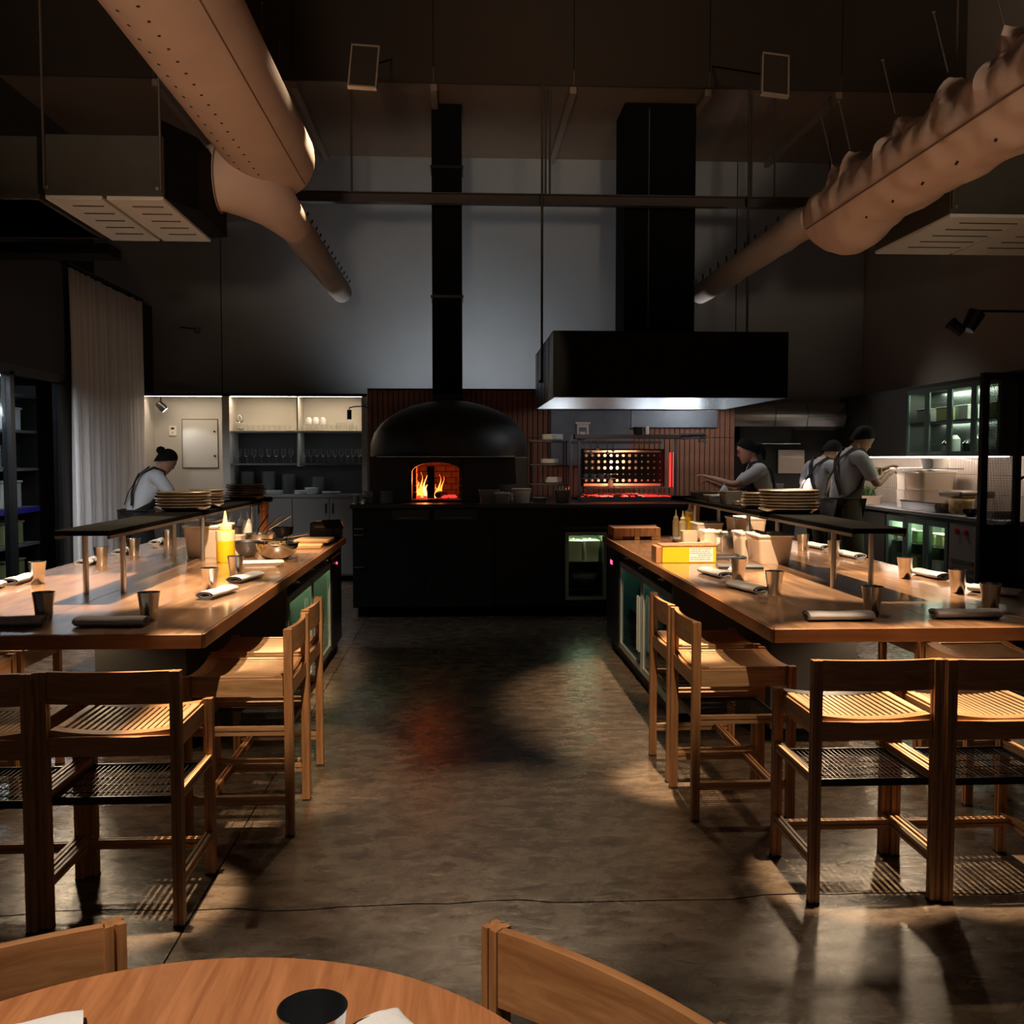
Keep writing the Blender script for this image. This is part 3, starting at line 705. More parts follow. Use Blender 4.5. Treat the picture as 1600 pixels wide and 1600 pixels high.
T = [(-1.605, 3.43, 0, 'slatted bar stool at the near left counter end, cut off by the picture edge'),
     (1.428, 3.51, 0, 'wooden slatted bar stool at the near end of the right counter, beside the aisle'),
     (1.892, 3.50, .01, 'wooden slatted bar stool at the near end of the right counter, farther from the aisle'),
     (-.905, 4.235, PI/2, 'wooden bar stool on the aisle side of the left counter, nearer of the pair'),
     (-.915, 4.745, PI/2, 'wooden bar stool on the aisle side of the left counter, beside the fridge'),
     (1.195, 4.315, -PI/2, 'wooden bar stool on the aisle side of the right counter, nearer of the pair'),
     (1.195, 4.82, -PI/2, 'wooden bar stool on the aisle side of the right counter, beside the fridge'),
     (2.45, 4.44, PI/2, 'wooden bar stool on the outer side of the right counter, nearer of the two'),
     (2.46, 4.95, PI/2, 'wooden bar stool on the outer side of the right counter, farther of the two'),
     (-2.235, 4.33, -PI/2, 'wooden bar stool on the outer side of the left counter, nearer of the two'),
     (-2.23, 4.83, -PI/2, 'wooden bar stool on the outer side of the left counter, farther of the two')]
for x, y, rz, lab in T: dup(ST, (x, y, 0), rz, lab)
for o in [q for q in C.objects if q.name.startswith('bar_stool')]: o['group'] = 'slatted wooden stools round the bar counters'

# ------------------------------------------------------------------ round table and its chairs
tb = empty('round_table', (-.353, 1.038, 0), label='round wooden dining table in the foreground', cat='table')
MB().lathe([(.001, .712), (.50, .712), (.532, .722), (.537, .73), (.537, .736), (.533, .74), (.001, .74)], 96).build('tabletop', 'table_top', tb)
MB().lathe([(.26, 0), (.26, .012), (.05, .03), (.035, .06), (.035, .68), (.12, .712)], 32).build('pedestal', 'black', tb)
def chair(x, y, ang, label):
    r = stool('dining_chair', label, 'chair', .455, .785, rack=False, bh=.125)
    r.location = (x, y, 0); r.rotation_euler.z = ang; tag(r, group='dining chairs round the foreground table')
    return r
chair(.05, 1.27, math.radians(133), 'wooden dining chair right of the foreground table, backrest angled to the camera')
chair(-.643, 1.325, math.radians(211.5), 'wooden dining chair left of the foreground table, only a backrest corner showing')

# ------------------------------------------------------------------ tumblers and napkins
def tumbler_mesh():
    out = MB().lathe([(.001, 0), (.029, 0), (.0305, .003), (.0365, .06), (.0435, .110), (.044, .1115), (.0425, .1118)], 40, cap=False)
    inn = MB().lathe([(.0425, .1118), (.0355, .06), (.029, .006), (.0005, .005)], 40, cap=False)
    return out, inn
def tumbler(loc, label, group):
    r = empty('tumbler', loc, label=label, cat='cup', group=group)
    a, b = tumbler_mesh(); a.build('outside', 'cup_steel', r); b.build('inside', 'cup_inside', r); return r
gt = 'steel tumblers on the bar counters'
t0 = tumbler((-1.235, 3.97, .9), 'steel tumbler behind the rolled napkin nearest the left counter corner', gt)
for x, y, lab in [(-1.65, 3.99, 'dark backlit steel tumbler at the near left counter edge, close to the picture edge'),
                  (-2.17, 5.18, 'steel tumbler on the outer edge of the left counter, nearest of that row'),
                  (-2.15, 6.03, 'steel tumbler on the outer edge of the left counter, second of that row'),
                  (-2.16, 6.65, 'steel tumbler on the outer edge of the left counter, third of that row'),
                  (-2.16, 7.42, 'steel tumbler on the outer edge of the left counter, fourth and farthest of that row'),
                  (-1.215, 4.84, 'steel tumbler on the aisle side of the left counter beside a folded napkin'),
                  (-1.22, 5.42, 'steel tumbler in front of the yellow oil bottle on the left counter'),
                  (1.46, 5.14, 'steel tumbler in front of the flat black tablet on the right counter'),
                  (1.47, 4.57, 'steel tumbler beside the aisle edge of the right counter, behind the near napkin'),
                  (1.70, 4.0, 'dark backlit steel tumbler standing behind the near rolled napkin, right counter'),
                  (2.235, 4.06, 'dark backlit steel tumbler at the near end of the right counter by the picture edge'),
                  (2.38, 6.78, 'steel tumbler on the outer edge of the right counter, farthest of that row'),
                  (2.40, 6.25, 'steel tumbler on the outer right counter edge, just right of the far shelf post'),
                  (2.37, 5.16, 'steel tumbler on the outer edge of the right counter, before the glass fridges'),
                  (2.36, 4.58, 'steel tumbler on the outer edge of the right counter, nearest of that row')]:
    dup(t0, (x, y, .9), 0, lab)
t1 = dup(t0, (-.188, 1.222, .74), 0, 'large steel tumbler on the round foreground table'); t1['group'] = 'tableware on the round table'; t1.scale = (1.0, 1.0, 1.0)
dup(t0, (1.57, 8.0, .9), 0, 'small narrow steel cup beside the thick chopping block on the right counter', scale=(.55, .55, .9))

def napkin_mesh(L=.26, w=.105, h=.04, turns=2.1):
    """cloth rolled flat: a spiral strip squashed to an oval, extruded along Y"""
    N = 60; th = .0035; outer = []; inner = []
    for i in range(N+1):
        t = i/N; a = t*turns*2*PI-PI/2; k = .42+.58*t
        rx, rz = w/2*k, h/2*k
        outer.append((rx*math.cos(a), h/2+rz*math.sin(a)))
        inner.append(((rx-th)*math.cos(a), h/2+(rz-th)*math.sin(a)))
    poly = outer+inner[::-1]; rings = []
    M_ = 8
    for j in range(M_+1):
        y = -L/2+L*j/M_; wob = .0025*math.sin(j*1.7); s = 1+.03*math.sin(j*.9)
        rings.append([(p[0]*s+wob, y+(.004*math.sin(i*.11) if j in (0, M_) else 0), p[1]*(1+.04*math.sin(j*1.1))) for i, p in enumerate(poly)])
    return MB().loft(rings, cap=True, smooth=True)
np_me = napkin_mesh().mesh('napkin'); np_me.materials.append(MATS['napkin'])
def napkin(x, y, rz, lab, z=.9, sc=1.0, me=None):
    o = bpy.data.objects.new('napkin', me or np_me); C.objects.link(o); o.location = (x, y, z); o.rotation_euler.z = rz; o.scale = (sc, sc, sc)
    return tag(o, lab, 'napkin', 'rolled cloth napkins on the bar counters' if z > .8 else None)
for a in [(-1.335, 3.84, PI/2-.03, 'rolled grey napkin lying along the near edge of the left counter, beside the tumbler'),
          (-1.73, 3.86, PI/2+.05, 'rolled grey napkin on the left counter, cut off by the picture edge'),
          (-2.27, 5.22, .02, 'rolled napkin end-on beside the nearest tumbler on the outer edge of the left counter'),
          (-2.29, 4.90, .05, 'rolled napkin on the outer edge of the left counter at the picture edge'),
          (-2.245, 6.12, .02, 'rolled napkin end-on beside the second outer tumbler of the left counter'),
          (-2.26, 6.78, .02, 'rolled napkin end-on beside the third outer tumbler of the left counter'),
          (-2.26, 7.56, .02, 'rolled napkin end-on beside the farthest outer tumbler of the left counter'),
          (-1.13, 4.66, -.22, 'folded grey napkin beside the aisle edge of the left counter, nearer of two'),
          (-1.125, 5.24, -.25, 'folded grey napkin beside the aisle edge of the left counter, below the steel bowl'),
          (1.385, 5.33, .2, 'folded grey napkin beside the aisle edge of the right counter, farther of two'),
          (1.385, 4.72, .25, 'folded grey napkin beside the aisle edge of the right counter, nearer of two'),
          (1.49, 3.83, PI/2, 'rolled grey napkin lying along the near edge of the right counter'),
          (2.02, 3.86, PI/2-.02, 'rolled grey napkin at the near end of the right counter by the picture edge'),
          (2.54, 6.92, .1, 'pale rolled napkin on the outer edge of the right counter, farthest of that row'),
          (2.52, 6.28, .1, 'pale rolled napkin beside the outer tumbler right of the far shelf post'),
          (2.53, 5.2, .1, 'pale rolled napkin on the outer edge of the right counter, before the glass fridges'),
          (2.52, 4.52, .45, 'pale rolled napkin on the outer edge of the right counter, nearest of that row')]:
    napkin(*a)
npw = napkin_mesh(.20, .10, .022).mesh('napkin'); npw.materials.append(MATS['napkin_white'])
n1 = napkin(-.065, 1.285, math.radians(37), 'white folded napkin right of the big tumbler on the round table', .74, 1, npw); n1['group'] = 'tableware on the round table'
n2 = napkin(-.625, 1.335, math.radians(110), 'white folded napkin at the left of the round table', .74, 1, npw); n2['group'] = 'tableware on the round table'

# ------------------------------------------------------------------ open kitchen front
kf = empty('kitchen_counter', (0, 9.54, 0), label='long black kitchen counter across the end of the aisle', cat='counter')
def kbox(*a, **k): return MB().box(*a, **k)
kbox(-1.06, 2.76, -.02, 2.06, 1.06, 1.10, bev=.004).build('worktop', 'black_satin', kf)
kbox(-1.04, 1.0, 0.02, 1.0, .1, 1.06).box(1.42, 2.74, .02, 1.0, .1, 1.06).box(1.0, 1.42, .02, 1.0, .84, 1.06).box(1.0, 1.42, .02, 1.0, .1, .165).box(1.0, 1.42, .62, 1.0, .165, .84).build('carcass', 'black', kf)
kbox(-1.0, 2.72, .08, .98, 0, .1).build('plinth', 'black_matte', kf)
for x0, x1 in ((-1.03, -.36), (-.35, .32), (.33, .99), (1.43, 2.05), (2.06, 2.73)):
    kbox(x0, x1, 0, .02, .11, .93, bev=.002).build('front_panel', 'black', kf)
for x0, x1 in ((-.66, -.30), (-.26, .16)):
    d = kbox(x0, x1, 0, .02, .94, 1.05, bev=.003).build('drawer', 'black_satin', kf)
    kbox(x0+.06, x1-.06, -.012, 0, .965, .972).build('handle', 'stainless_dark', d)
for z in (.86, .80, .49): kbox(-1.02, -.93, -.03, 0, z, z+.012, bev=.003).build('handle', 'stainless', kf)
kbox(.98, 1.44, -.05, .02, .85, .88, bev=.003).build('ledge', 'cab_dark', kf)
kf2 = empty('kitchen_fridge', (1.21, 9.55, .165), label='small glass-fronted fridge with green-lit containers in the black kitchen counter', cat='fridge')
kbox(-.2, .2, .55, .57, 0, .66).box(-.2, -.185, .02, .57, 0, .66).box(.185, .2, .02, .57, 0, .66).box(-.2, .2, .02, .57, 0, .015).box(-.2, .2, .02, .57, .645, .66).build('liner', 'fridge_in', kf2)
d = MB(); d.box(-.2, -.168, -.02, .01, 0, .66).box(.168, .2, -.02, .01, 0, .66).box(-.168, .168, -.02, .01, .628, .66).box(-.168, .168, -.02, .01, 0, .034)
dd = d.build('door', 'fridge_frame', kf2); kbox(-.168, .168, -.008, -.002, .034, .628).build('pane', 'pane', dd)
for z in (.36, .165, .09): kbox(-.18, .18, .03, .54, z, z+.008).build('shelf', 'chrome', kf2)
kbox(-.17, .17, .03, .06, .632, .642).build('light_strip', 'led_fridge', kf2)
def tub(name, loc, w_, d_, h_, mat, lid, label, cat='container', group=None, rz=0, taper=.86, lidw=1.08):
    """food pan: tapered walled body, rolled rim and (optionally) a lid with a raised lip"""
    r = empty(name, loc, rz, label=label, cat=cat, group=group)
    def rr(k, z, s=1.0):
        a, b, c = w_/2*k*s, d_/2*k*s, min(w_, d_)*.12; out = []
        for sx, sy, st in ((1, 1, 0), (-1, 1, 1), (-1, -1, 2), (1, -1, 3)):
            for j in range(4):
                t = (st+j/3)*PI/2; out.append((sx*(a-c)+c*math.cos(t), sy*(b-c)+c*math.sin(t), z))
        return out
    rings = [rr(taper, 0), rr(taper+.02, .006), rr(1-.02, h_*.80), rr(1.0, h_*.84), rr(1.0, h_*.96), rr(1.05, h_*.965), rr(1.05, h_)]
    if not lid: rings += [rr(.96, h_), rr(taper-.03, .012)]
    MB().loft(rings).build('body', mat, r)
    if lid:
        MB().loft([rr(1.05, h_), rr(lidw, h_+.002), rr(lidw, h_+.010), rr(.92, h_+.014), rr(.86, h_+.008)]).build('lid', lid, r)
        kbox(-w_*.08, w_*.08, -.006, .006, h_+.008, h_+.022, bev=.004).build('lid_handle', lid, r)
    return r
tub('food_box', (1.115, 9.80, .534), .145, .36, .19, 'poly', 'white_lid', 'lidded food box on the top shelf of the kitchen fridge, left one', group='boxes in the kitchen fridge')
tub('food_box', (1.285, 9.80, .534), .145, .36, .19, 'poly', 'white_lid', 'lidded food box on the top shelf of the kitchen fridge, right one', group='boxes in the kitchen fridge')
tub('steel_pan', (1.21, 9.80, .342), .30, .36, .08, 'stainless_dark', None, 'shallow steel pan on the middle shelf of the kitchen fridge', 'pan')

# slatted terracotta tile wall behind the stoves
tw = empty('wall_tiled', kind='structure')
kbox(-1.08, 3.24, 11.64, 11.75, 0, 2.35).build('backing', 'grout', tw)
me = kbox(0, .052, -.014, 0, 0, .545, bev=.003).mesh('tile'); me.materials.append(MATS['terracotta'])
me2 = kbox(0, .052, -.014, 0, 0, .70, bev=.003).mesh('tile'); me2.materials.append(MATS['terracotta'])
for i in range(72):
    for mm, z in ((me2, 1.08), (me, 1.785)):
        o = bpy.data.objects.new('tile', mm); C.objects.link(o); o.parent = tw; o.location = (-1.075+i*.06, 11.64, z)
tag(kbox(-1.085, .86, 9.95, 9.99, 2.31, 2.35).box(-1.085, .86, 9.95, 11.75, 2.335, 2.35).build('trim_1', 'black'), kind='structure') if 0 else None
gp = empty('wall_panel', (1.52, 11.6, 1.05), label='dark grey metal sheet behind the plate rack and grill', cat='panel')
kbox(-.47, .47, -.02, .015, .40, 1.05, bev=.002).build('sheet', 'grey_panel', gp)
sp_ = empty('wall_panel', (2.5, 11.6, 1.9), label='smoky stainless strip on the terracotta wall above the grill', cat='panel')
kbox(-.505, .52, -.025, .015, .0, .20, bev=.002).build('sheet', 'stainless_dark', sp_)
lb_ = empty('sign', (1.42, 11.55, 1.86), label='small white plastic notice holder on the grey sheet', cat='sign')
kbox(-.07, .07, -.02, .02, -.09, .075, bev=.004).build('box', 'white_plastic', lb_)
kbox(-.09, .09, -.03, .02, .075, .10, bev=.004).build('lid', 'white_plastic', lb_)
kbox(-.045, .045, -.024, -.02, -.065, .04).build('label', 'grey_panel', lb_); kbox(-.035, .03, -.027, -.024, -.05, -.012).build('sticker', 'paper', lb_)

# domed wood oven
ov = empty('pizza_oven', (-.12, 10.55, 1.1), label='big black domed wood-fired oven with a glowing mouth', cat='oven')
def oring(z, s, n=48):
    return [(.83*s*math.cos(2*PI*k/n), .68*s*math.sin(2*PI*k/n), z) for k in range(n)]
rings = [oring(.46, 1.0), oring(.52, 1.0)]
for a in (0.1, .3, .5, .7, .9, 1.1, 1.3, 1.45): rings.append(oring(.55+.50*math.sin(a), math.cos(a)))
MB().loft(rings).build('dome', 'oven_black', ov)
kbox(-.72, .66, -.78, .1, .445, .465, bev=.004).build('mouth_hood', 'oven_black', ov)
kbox(-.70, .64, -.783, -.779, .452, .458).build('hood_edge', 'stainless', ov)
# body around the mouth: left cheek, right cheek, arched head, floor, cavity
x0, x1, zt = -.37, .13, .40
kbox(-.79, x0, -.62, .55, 0, .45, bev=.006).box(x1, .79, -.62, .55, 0, .45, bev=.006).build('face', 'oven_black', ov)
poly = [(x0, .45), (x0, .30)]+[(x0+(x1-x0)*(.5-.5*math.cos(PI*i/12)), .30+.10*math.sin(PI*i/12)) for i in range(1, 12)]+[(x1, .30), (x1, .45)]
MB().prism(poly, 'y', -.62, -.45).build('arch', 'oven_black', ov)
kbox(x0, x1, -.62, .55, 0, .025).build('hearth', 'ash', ov)
bricks = MB().box(-.053, .053, -.03, .03, 0, .062, bev=.004).mesh('brick'); bricks.materials.append(MATS['firebrick'])
for j in range(6):
    for i in range(5):
        o = bpy.data.objects.new('brick', bricks); C.objects.link(o); o.parent = ov; o.location = (x0+.05+i*.11-(.05 if j % 2 else 0), .42, .03+j*.067)
    for i in range(7):
        for sx, xx in ((-1, x0+.005), (1, x1-.005)):
            o = bpy.data.objects.new('brick', bricks); C.objects.link(o); o.parent = ov; o.rotation_euler.z = PI/2; o.location = (xx, -.36+i*.112+(.05 if j % 2 else 0)*.5, .03+j*.067)
kbox(x0-.02, x1+.02, -.45, .5, .40, .45).build('vault', 'firebrick', ov)
dr = kbox(-.075, -.0, -.02, .02, 0, .33, bev=.01).build('log', 'black_matte', None, (-.27, 10.2, 1.13)); tag(dr, 'upright charred log standing in the oven fire', 'log')
for i, (x, y, ln, rz) in enumerate(((-.42, 10.45, .3, .4), (-.28, 10.5, .3, -.5), (-.2, 10.3, .22, 1.2))):
    o = MB().tube([(-ln/2, 0, .035), (-ln/4, .01, .04), (ln/4, -.01, .038), (ln/2, 0, .035)], [.03, .036, .034, .028], 9).build('log', 'ash', None, (x, y, 1.127), rz)
    tag(o, 'charred log lying in the oven fire, '+['leftmost', 'middle one, at the back', 'rightmost'][i], 'log', 'logs burning in the oven')
fl = empty('fire', (-.33, 10.33, 1.13), label='orange wood fire burning inside the oven mouth', cat='fire')
rnd = random.Random(11)
def tongue(mb, x, y, h, w0):
    ph = rnd.uniform(0, 6); rings = []
    for i in range(8):
        t = i/7; cx = x+.03*math.sin(t*5+ph)*t; r = w0*(math.sin(PI*min(1, t*1.15+.12))**.8)*(1-t*.55)+.001
        rings.append([(cx+r*math.cos(a*PI/3), y+.6*r*math.sin(a*PI/3), h*t) for a in range(6)])
    mb.loft(rings)
for i in range(30):
    m = MB(); tongue(m, rnd.uniform(-.17, .10), rnd.uniform(-.02, .14), rnd.uniform(.07, .24)*(1.1 if i < 8 else .8), rnd.uniform(.006, .017)); m.build('flame', 'flame' if i % 3 else 'flame_core', fl)
for x, h in ((.10, .24), (.13, .22)):
    m = MB(); tongue(m, x, .05, h, .012); m.build('flame', 'flame', fl)
tag(kbox(-.02, .02, -.02, .02, 0, .02).build('embers', 'ember', fl), kind='stuff')
em = MB()
for i in range(50):
    x, y, s = rnd.uniform(-.17, .3), rnd.uniform(-.15, .15), rnd.uniform(.008, .02)
    em.box(x-s, x+s, y-s, y+s, 0, s*1.4)
tag(em.build('embers', 'ember', fl), kind='stuff')
# flue
fu = empty('flue', (-.145, 11.2, 2.1), label='tall square black flue rising from the domed oven to the ceiling', cat='flue')
kbox(-.165, .165, -.16, .16, 0, 3.29).build('duct', 'black_matte', fu); kbox(-.18, .18, -.175, .175, 1.2, 1.23).build('joint', 'black_satin', fu); kbox(-.18, .18, -.175, .175, 2.6, 2.63).build('joint', 'black_satin', fu)
kbox(-.15, .15, -.62, .16, -.10, .12).build('neck', 'black', fu)

# extractor hood with its own flue
hd = empty('extractor_hood', (1.98, 10.3, 2.11), label='huge black box extractor hood over the grill with a bright stainless inside', cat='hood')
W_ = 1.115
kbox(-W_, W_, -1.0, -.985, 0, .62).build('front_panel', 'black_matte', hd)
kbox(-W_, -W_+.015, -.985, 1.2, 0, .62).build('side_panel', 'stainless_dark', hd); kbox(W_-.015, W_, -.985, 1.2, 0, .62).build('side_panel', 'black', hd)
for y in (-.55, -.1, .35, .8): kbox(-W_-.004, -W_, y, y+.01, 0.005, .615).build('side_seam', 'steel_beam', hd)
kbox(-W_, W_, -.985, 1.2, .605, .62).build('top_panel', 'black', hd)
MB().prism([(1.18, 0), (1.2, 0), (1.2, .6), (1.18, .6)], 'x', -W_+.015, W_-.015).build('back_plate', 'stainless', hd)
MB().prism([(-.98, .10), (-.98, .12), (1.18, .34), (1.18, .32)], 'x', -W_+.015, W_-.015).build('baffle', 'stainless', hd)
for i in range(3):
    fx = -.95+i*.62; f = kbox(fx, fx+.5, -.3, -.28, .13, .34, bev=.003); f2 = f.build('filter', 'stainless_dark', hd); f2.rotation_euler.x = -.9; f2.location = (0, .1, .02)
for x in (-.75, .05, .72):
    l_ = MB().lathe([(.10, .0), (.10, .03), (.08, .05)], 20, (x, .35, .17)).build('lamp_ring', 'black_satin', hd)
    MB().lathe([(.001, -.012), (.07, -.008), (.075, .0)], 20, (x, .35, .168)).build('lamp_glass', 'led_cool', l_)
fu2 = empty('flue', (2.18, 11.2, 2.73), label='wide square black flue rising from the extractor hood to the ceiling', cat='flue')
kbox(-.39, .39, -.3, .3, 0, 2.66).build('duct', 'black_matte', fu2); kbox(-.13, -.118, -.306, -.3, 0, 2.6).build('seam', 'steel_beam', fu2)
MB().prism([(-.55, 0), (-.39, 0), (-.39, .12)], 'y', -.3, .3).build('skirt', 'black', fu2)

# grill: frame, perforated fire back, hanging shelves, ember bed
gr = empty('charcoal_grill', (1.72, 10.2, 1.1), label='charcoal grill with steel frame, perforated glowing back and red embers', cat='grill')
for x in (-.5, .5):
    for y in (-.0, .75): kbox(x-.014, x+.014, y-.014, y+.014, 0, .69).build('post', 'stainless_dark', gr)
kbox(-.55, .82, -.04, .10, .64, .685, bev=.004).build('top_beam', 'steel_beam', gr)
kbox(-.5, .5, .70, .76, .60, .63).build('rear_beam', 'steel_beam', gr)
# perforated plate: a grid of square cells, each with a round hole
def perforated(w_cells, h_cells, p, r, radii=None):
    mb = MB()
    for j in range(h_cells):
        for i in range(w_cells):
            cx, cz = (i+.5)*p, (j+.5)*p; rr = radii(i, j) if radii else r
            vs = []; n = 12
            for k in range(n):
                a = 2*PI*k/n+PI/n*0; c, s_ = math.cos(a), math.sin(a); m = max(abs(c), abs(s_)); vs.append((cx+c/m*p/2, 0, cz+s_/m*p/2))
            for k in range(n):
                a = 2*PI*k/n; vs.append((cx+rr*math.cos(a), 0, cz+rr*math.sin(a)))
            for k in range(n):
                a = 2*PI*k/n; vs.append((cx+rr*math.cos(a), .004, cz+rr*math.sin(a)))
            fs = [(k, (k+1) % n, n+(k+1) % n, n+k) for k in range(n)]+[(n+k, n+(k+1) % n, 2*n+(k+1) % n, 2*n+k) for k in range(n)]
            corners = []
            mb.add(vs, fs)
            q = len(mb.v)-3*n
            for c1, c2, co in ((1, 2, (1, 1)), (4, 5, (-1, 1)), (7, 8, (-1, -1)), (10, 11, (1, -1))):
                mb.v.append((cx+co[0]*p/2, 0, cz+co[1]*p/2)); mb.f.append((q+c1, len(mb.v)-1, q+c2)); mb.sm.append(False)
    return mb
rh = random.Random(4)
pp = perforated(13, 5, .0665, .018, lambda i, j: .006 if j == 1 else (.0155 if i < 9 else .012)+rh.uniform(-.002, .002)).build('perforated_back', 'black_satin', gr)
pp.location = (-.415, .35, .17)
pv = kbox(-.42, .46, .51, .52, .14, .54).build('reflector', 'porcelain', gr)
kbox(-.42, .46, .35, .52, .525, .54).box(-.42, -.41, .35, .52, .14, .54).box(.45, .46, .35, .52, .14, .54).build('housing', 'black', gr)
for i, x in enumerate((-.10, -.035)):
    b_ = MB().lathe([(.001, -.028), (.02, -.02), (.026, 0), (.02, .02), (.001, .03)], 14, (x, .43, .375)).build('heat_lamp', 'heat_bulb', gr)
kbox(-.42, .46, -.02, .36, .125, .135).build('warming_shelf', 'stainless_dark', gr)
kbox(-.48, -.12, 0, .3, .225, .232).build('hanging_shelf', 'stainless_dark', gr)
kbox(-.5, .5, -.1, .72, .0, .012).build('ember_tray', 'ash', gr)
kbox(-.5, .5, -.12, -.10, 0, .045).build('front_lip', 'stainless_dark', gr)
bars = MB()
for i in range(2): pass
for x in (.472, .51):
    kbox(x-.008, x+.008, .10, .125, .14, .50).build('side_bar', 'ember_hot' if 0 else 'ember', gr)
rnd = random.Random(21); em = MB(); em2 = MB(); em3 = MB()
for i in range(420):
    x = rnd.uniform(-.46, .47); y = rnd.uniform(-.06, .5); s = rnd.uniform(.010, .02)*(1.3-abs(x)*.8); q_e = rnd.random(); mb = em3 if q_e < .4 else em2 if (q_e < .62 and -.35 < x < .2) else em
    mb.box(x-s, x+s, y-s, y+s, .012, .012+s*rnd.uniform(1, 2.2))
tag(em.build('embers', 'ember', gr), kind='stuff'); tag(em2.build('hot_embers', 'ember_hot', gr), kind='stuff')
tag(em3.build('coals', 'ash', gr), kind='stuff')
gt_ = MB()
for i in range(24): gt_.box(-.46+i*.04, -.456+i*.04, -.06, .5, .06, .066)
gt_.build('grate', 'stainless_dark', gr)
# crank arm at the right of the beam
MB().tube([(.55, -.06, .685), (.80, -.06, .695)], .010, 8).tube([(.55, -.06, .640), (.74, -.06, .655)], .010, 8).lathe([(.001, -.02), (.02, -.015), (.02, .015), (.001, .02)], 12, (.74, -.07, .62)).lathe([(.001, -.02), (.018, -.015), (.018, .015), (.001, .02)], 12, (.79, -.07, .615)).build('crank', 'stainless', gr)
for i, (x, h_) in enumerate(((-.44, .07), (-.38, .09), (-.31, .05), (-.21, .09), (-.15, .07))):
    o = MB().tube([(0, 0, 0), (0, 0, -h_)], .004, 6).lathe([(.001, -h_-.03), (.016, -h_-.022), (.018, -h_-.008), (.010, -h_)], 12).build('ladle', 'chrome', None, (1.72+x, 10.19, 1.10+.60))
    MB().tube([(0, 0, 0), (0, 0, .045)], .003, 5).build('hook', 'stainless_dark', o); tag(o, 'small steel ladle hanging from the grill beam, '+nth(i, end='left'), 'ladle', 'ladles hanging over the grill')
for i, x in enumerate((-.42, -.34, -.25, -.18)):
    o = MB().lathe([(.026, 0), (.034, .006), (.034, .04), (.036, .041), (.032, .041), (.030, .008), (.001, .006)], 16).build('small_pan', 'stainless_dark', None, (1.72+x, 10.33, 1.1+.233))
    MB().tube([(.03, 0, .036), (.08, -.02, .045)], .004, 5).build('handle', 'stainless_dark', o)
    tag(o, 'small pan on the hanging shelf of the grill, '+nth(i, end='left'), 'pan', 'small pans on the grill shelf')
o = MB().lathe([(.022, 0), (.024, .01), (.024, .07), (.012, .09), (.001, .10)], 12).build('squeeze_bottle', 'cream', None, (1.55, 10.22, 1.1+.136)); tag(o, 'small cream bottle standing in front of the glowing perforated plate', 'bottle')
o = MB().lathe([(.045, 0), (.05, .01), (.05, .075), (.001, .08)], 20).tube([(-.1, 0, .06), (-.05, 0, .05)], .006, 6).build('saucepan', 'black_satin', None, (1.83, 10.19, 1.1+.686)); tag(o, 'small dark saucepan on top of the grill beam', 'pan')
o = MB().lathe([(.016, 0), (.018, .008), (.018, .075), (.01, .085), (.001, .086)], 12).build('shaker', 'white_plastic', None, (1.925, 10.19, 1.1+.686)); tag(o, 'white shaker on top of the grill beam', 'shaker')

# plate rack between oven and grill
rk = empty('plate_rack', (.885, 10.05, 1.1), label='black four-tier plate rack between the oven and the grill', cat='rack')
for x in (-.17, .17):
    for y in (-.13, .13): kbox(x-.008, x+.008, y-.008, y+.008, 0, .62).build('post', 'black_satin', rk)
for z in (.17, .365, .60): kbox(-.19, .19, -.15, .15, z, z+.015, bev=.002).build('shelf', 'cab_dark', rk)
plm = MB().lathe([(.045, 0), (.05, .003), (.085, .013), (.088, .018), (.084, .018), (.05, .009), (.001, .008)], 28).mesh('plate'); plm.materials.append(MATS['porcelain'])
def plate_stack(x, y, z, n, r=.088, mat='porcelain', lab='white plate', group=None, pitch=.012, name='plate'):
    me = MB().lathe([(r*.55, 0), (r*.6, .003), (r*.96, .012), (r, .016), (r*.95, .0175), (r*.58, .008), (.001, .007)], 28).mesh(name); me.materials.append(MATS[mat])
    for i in range(n):
        o = bpy.data.objects.new(name, me); C.objects.link(o); o.location = (x, y, z+i*pitch); tag(o, lab+', '+nth(n-1-i, n), 'bowl' if name == 'bowl' else 'plate', group)
plate_stack(.93, 10.05, 1.715, 5, .11, 'porcelain', 'white bowl-plate in the stack on the top shelf of the plate rack', 'plates on the rack, top shelf')
plate_stack(.90, 10.05, 1.48, 4, .095, 'porcelain', 'white plate in the stack on the middle shelf of the plate rack', 'plates on the rack, middle shelf')
plate_stack(.93, 10.05, 1.285, 5, .095, 'porcelain', 'white plate in the stack on the lowest shelf of the plate rack', 'plates on the rack, lowest shelf')
# pans and tubs along the kitchen counter
tub('steel_bucket', (1.0, 9.72, 1.10), .15, .15, .13, 'stainless_dark', None, 'steel pan of utensils on the kitchen counter below the plate rack', 'pan', taper=.78)
u = MB()
for i in range(5): u.tube([(1.0+.02*i-.04, 9.72, 1.12), (.99+.03*i-.05, 9.72, 1.25+.01*(i % 3))], .006, 6)
for i in range(1): tag(u.build('utensil_bundle', 'chrome'), 'bundle of steel utensils sticking out of the small pan below the plate rack', 'utensils', kind='stuff')
tub('food_pan', (.77, 9.72, 1.10), .13, .13, .055, 'stainless_dark', None, 'low steel pan on the kitchen counter left of the utensil pan', 'pan')
tub('food_pan', (.28, 9.78, 1.10), .20, .2, .13, 'porcelain_dark', None, 'grey food pan on the counter right of the oven mouth, leftmost', 'pan')
tub('food_pan', (.40, 9.64, 1.10), .15, .12, .095, 'porcelain_dark', 'porcelain', 'small white lidded pan in front of the grey food pans', 'pan')
tub('food_pan', (.60, 9.80, 1.10), .18, .2, .14, 'porcelain_dark', None, 'grey food pan on the counter just left of the plate rack', 'pan')
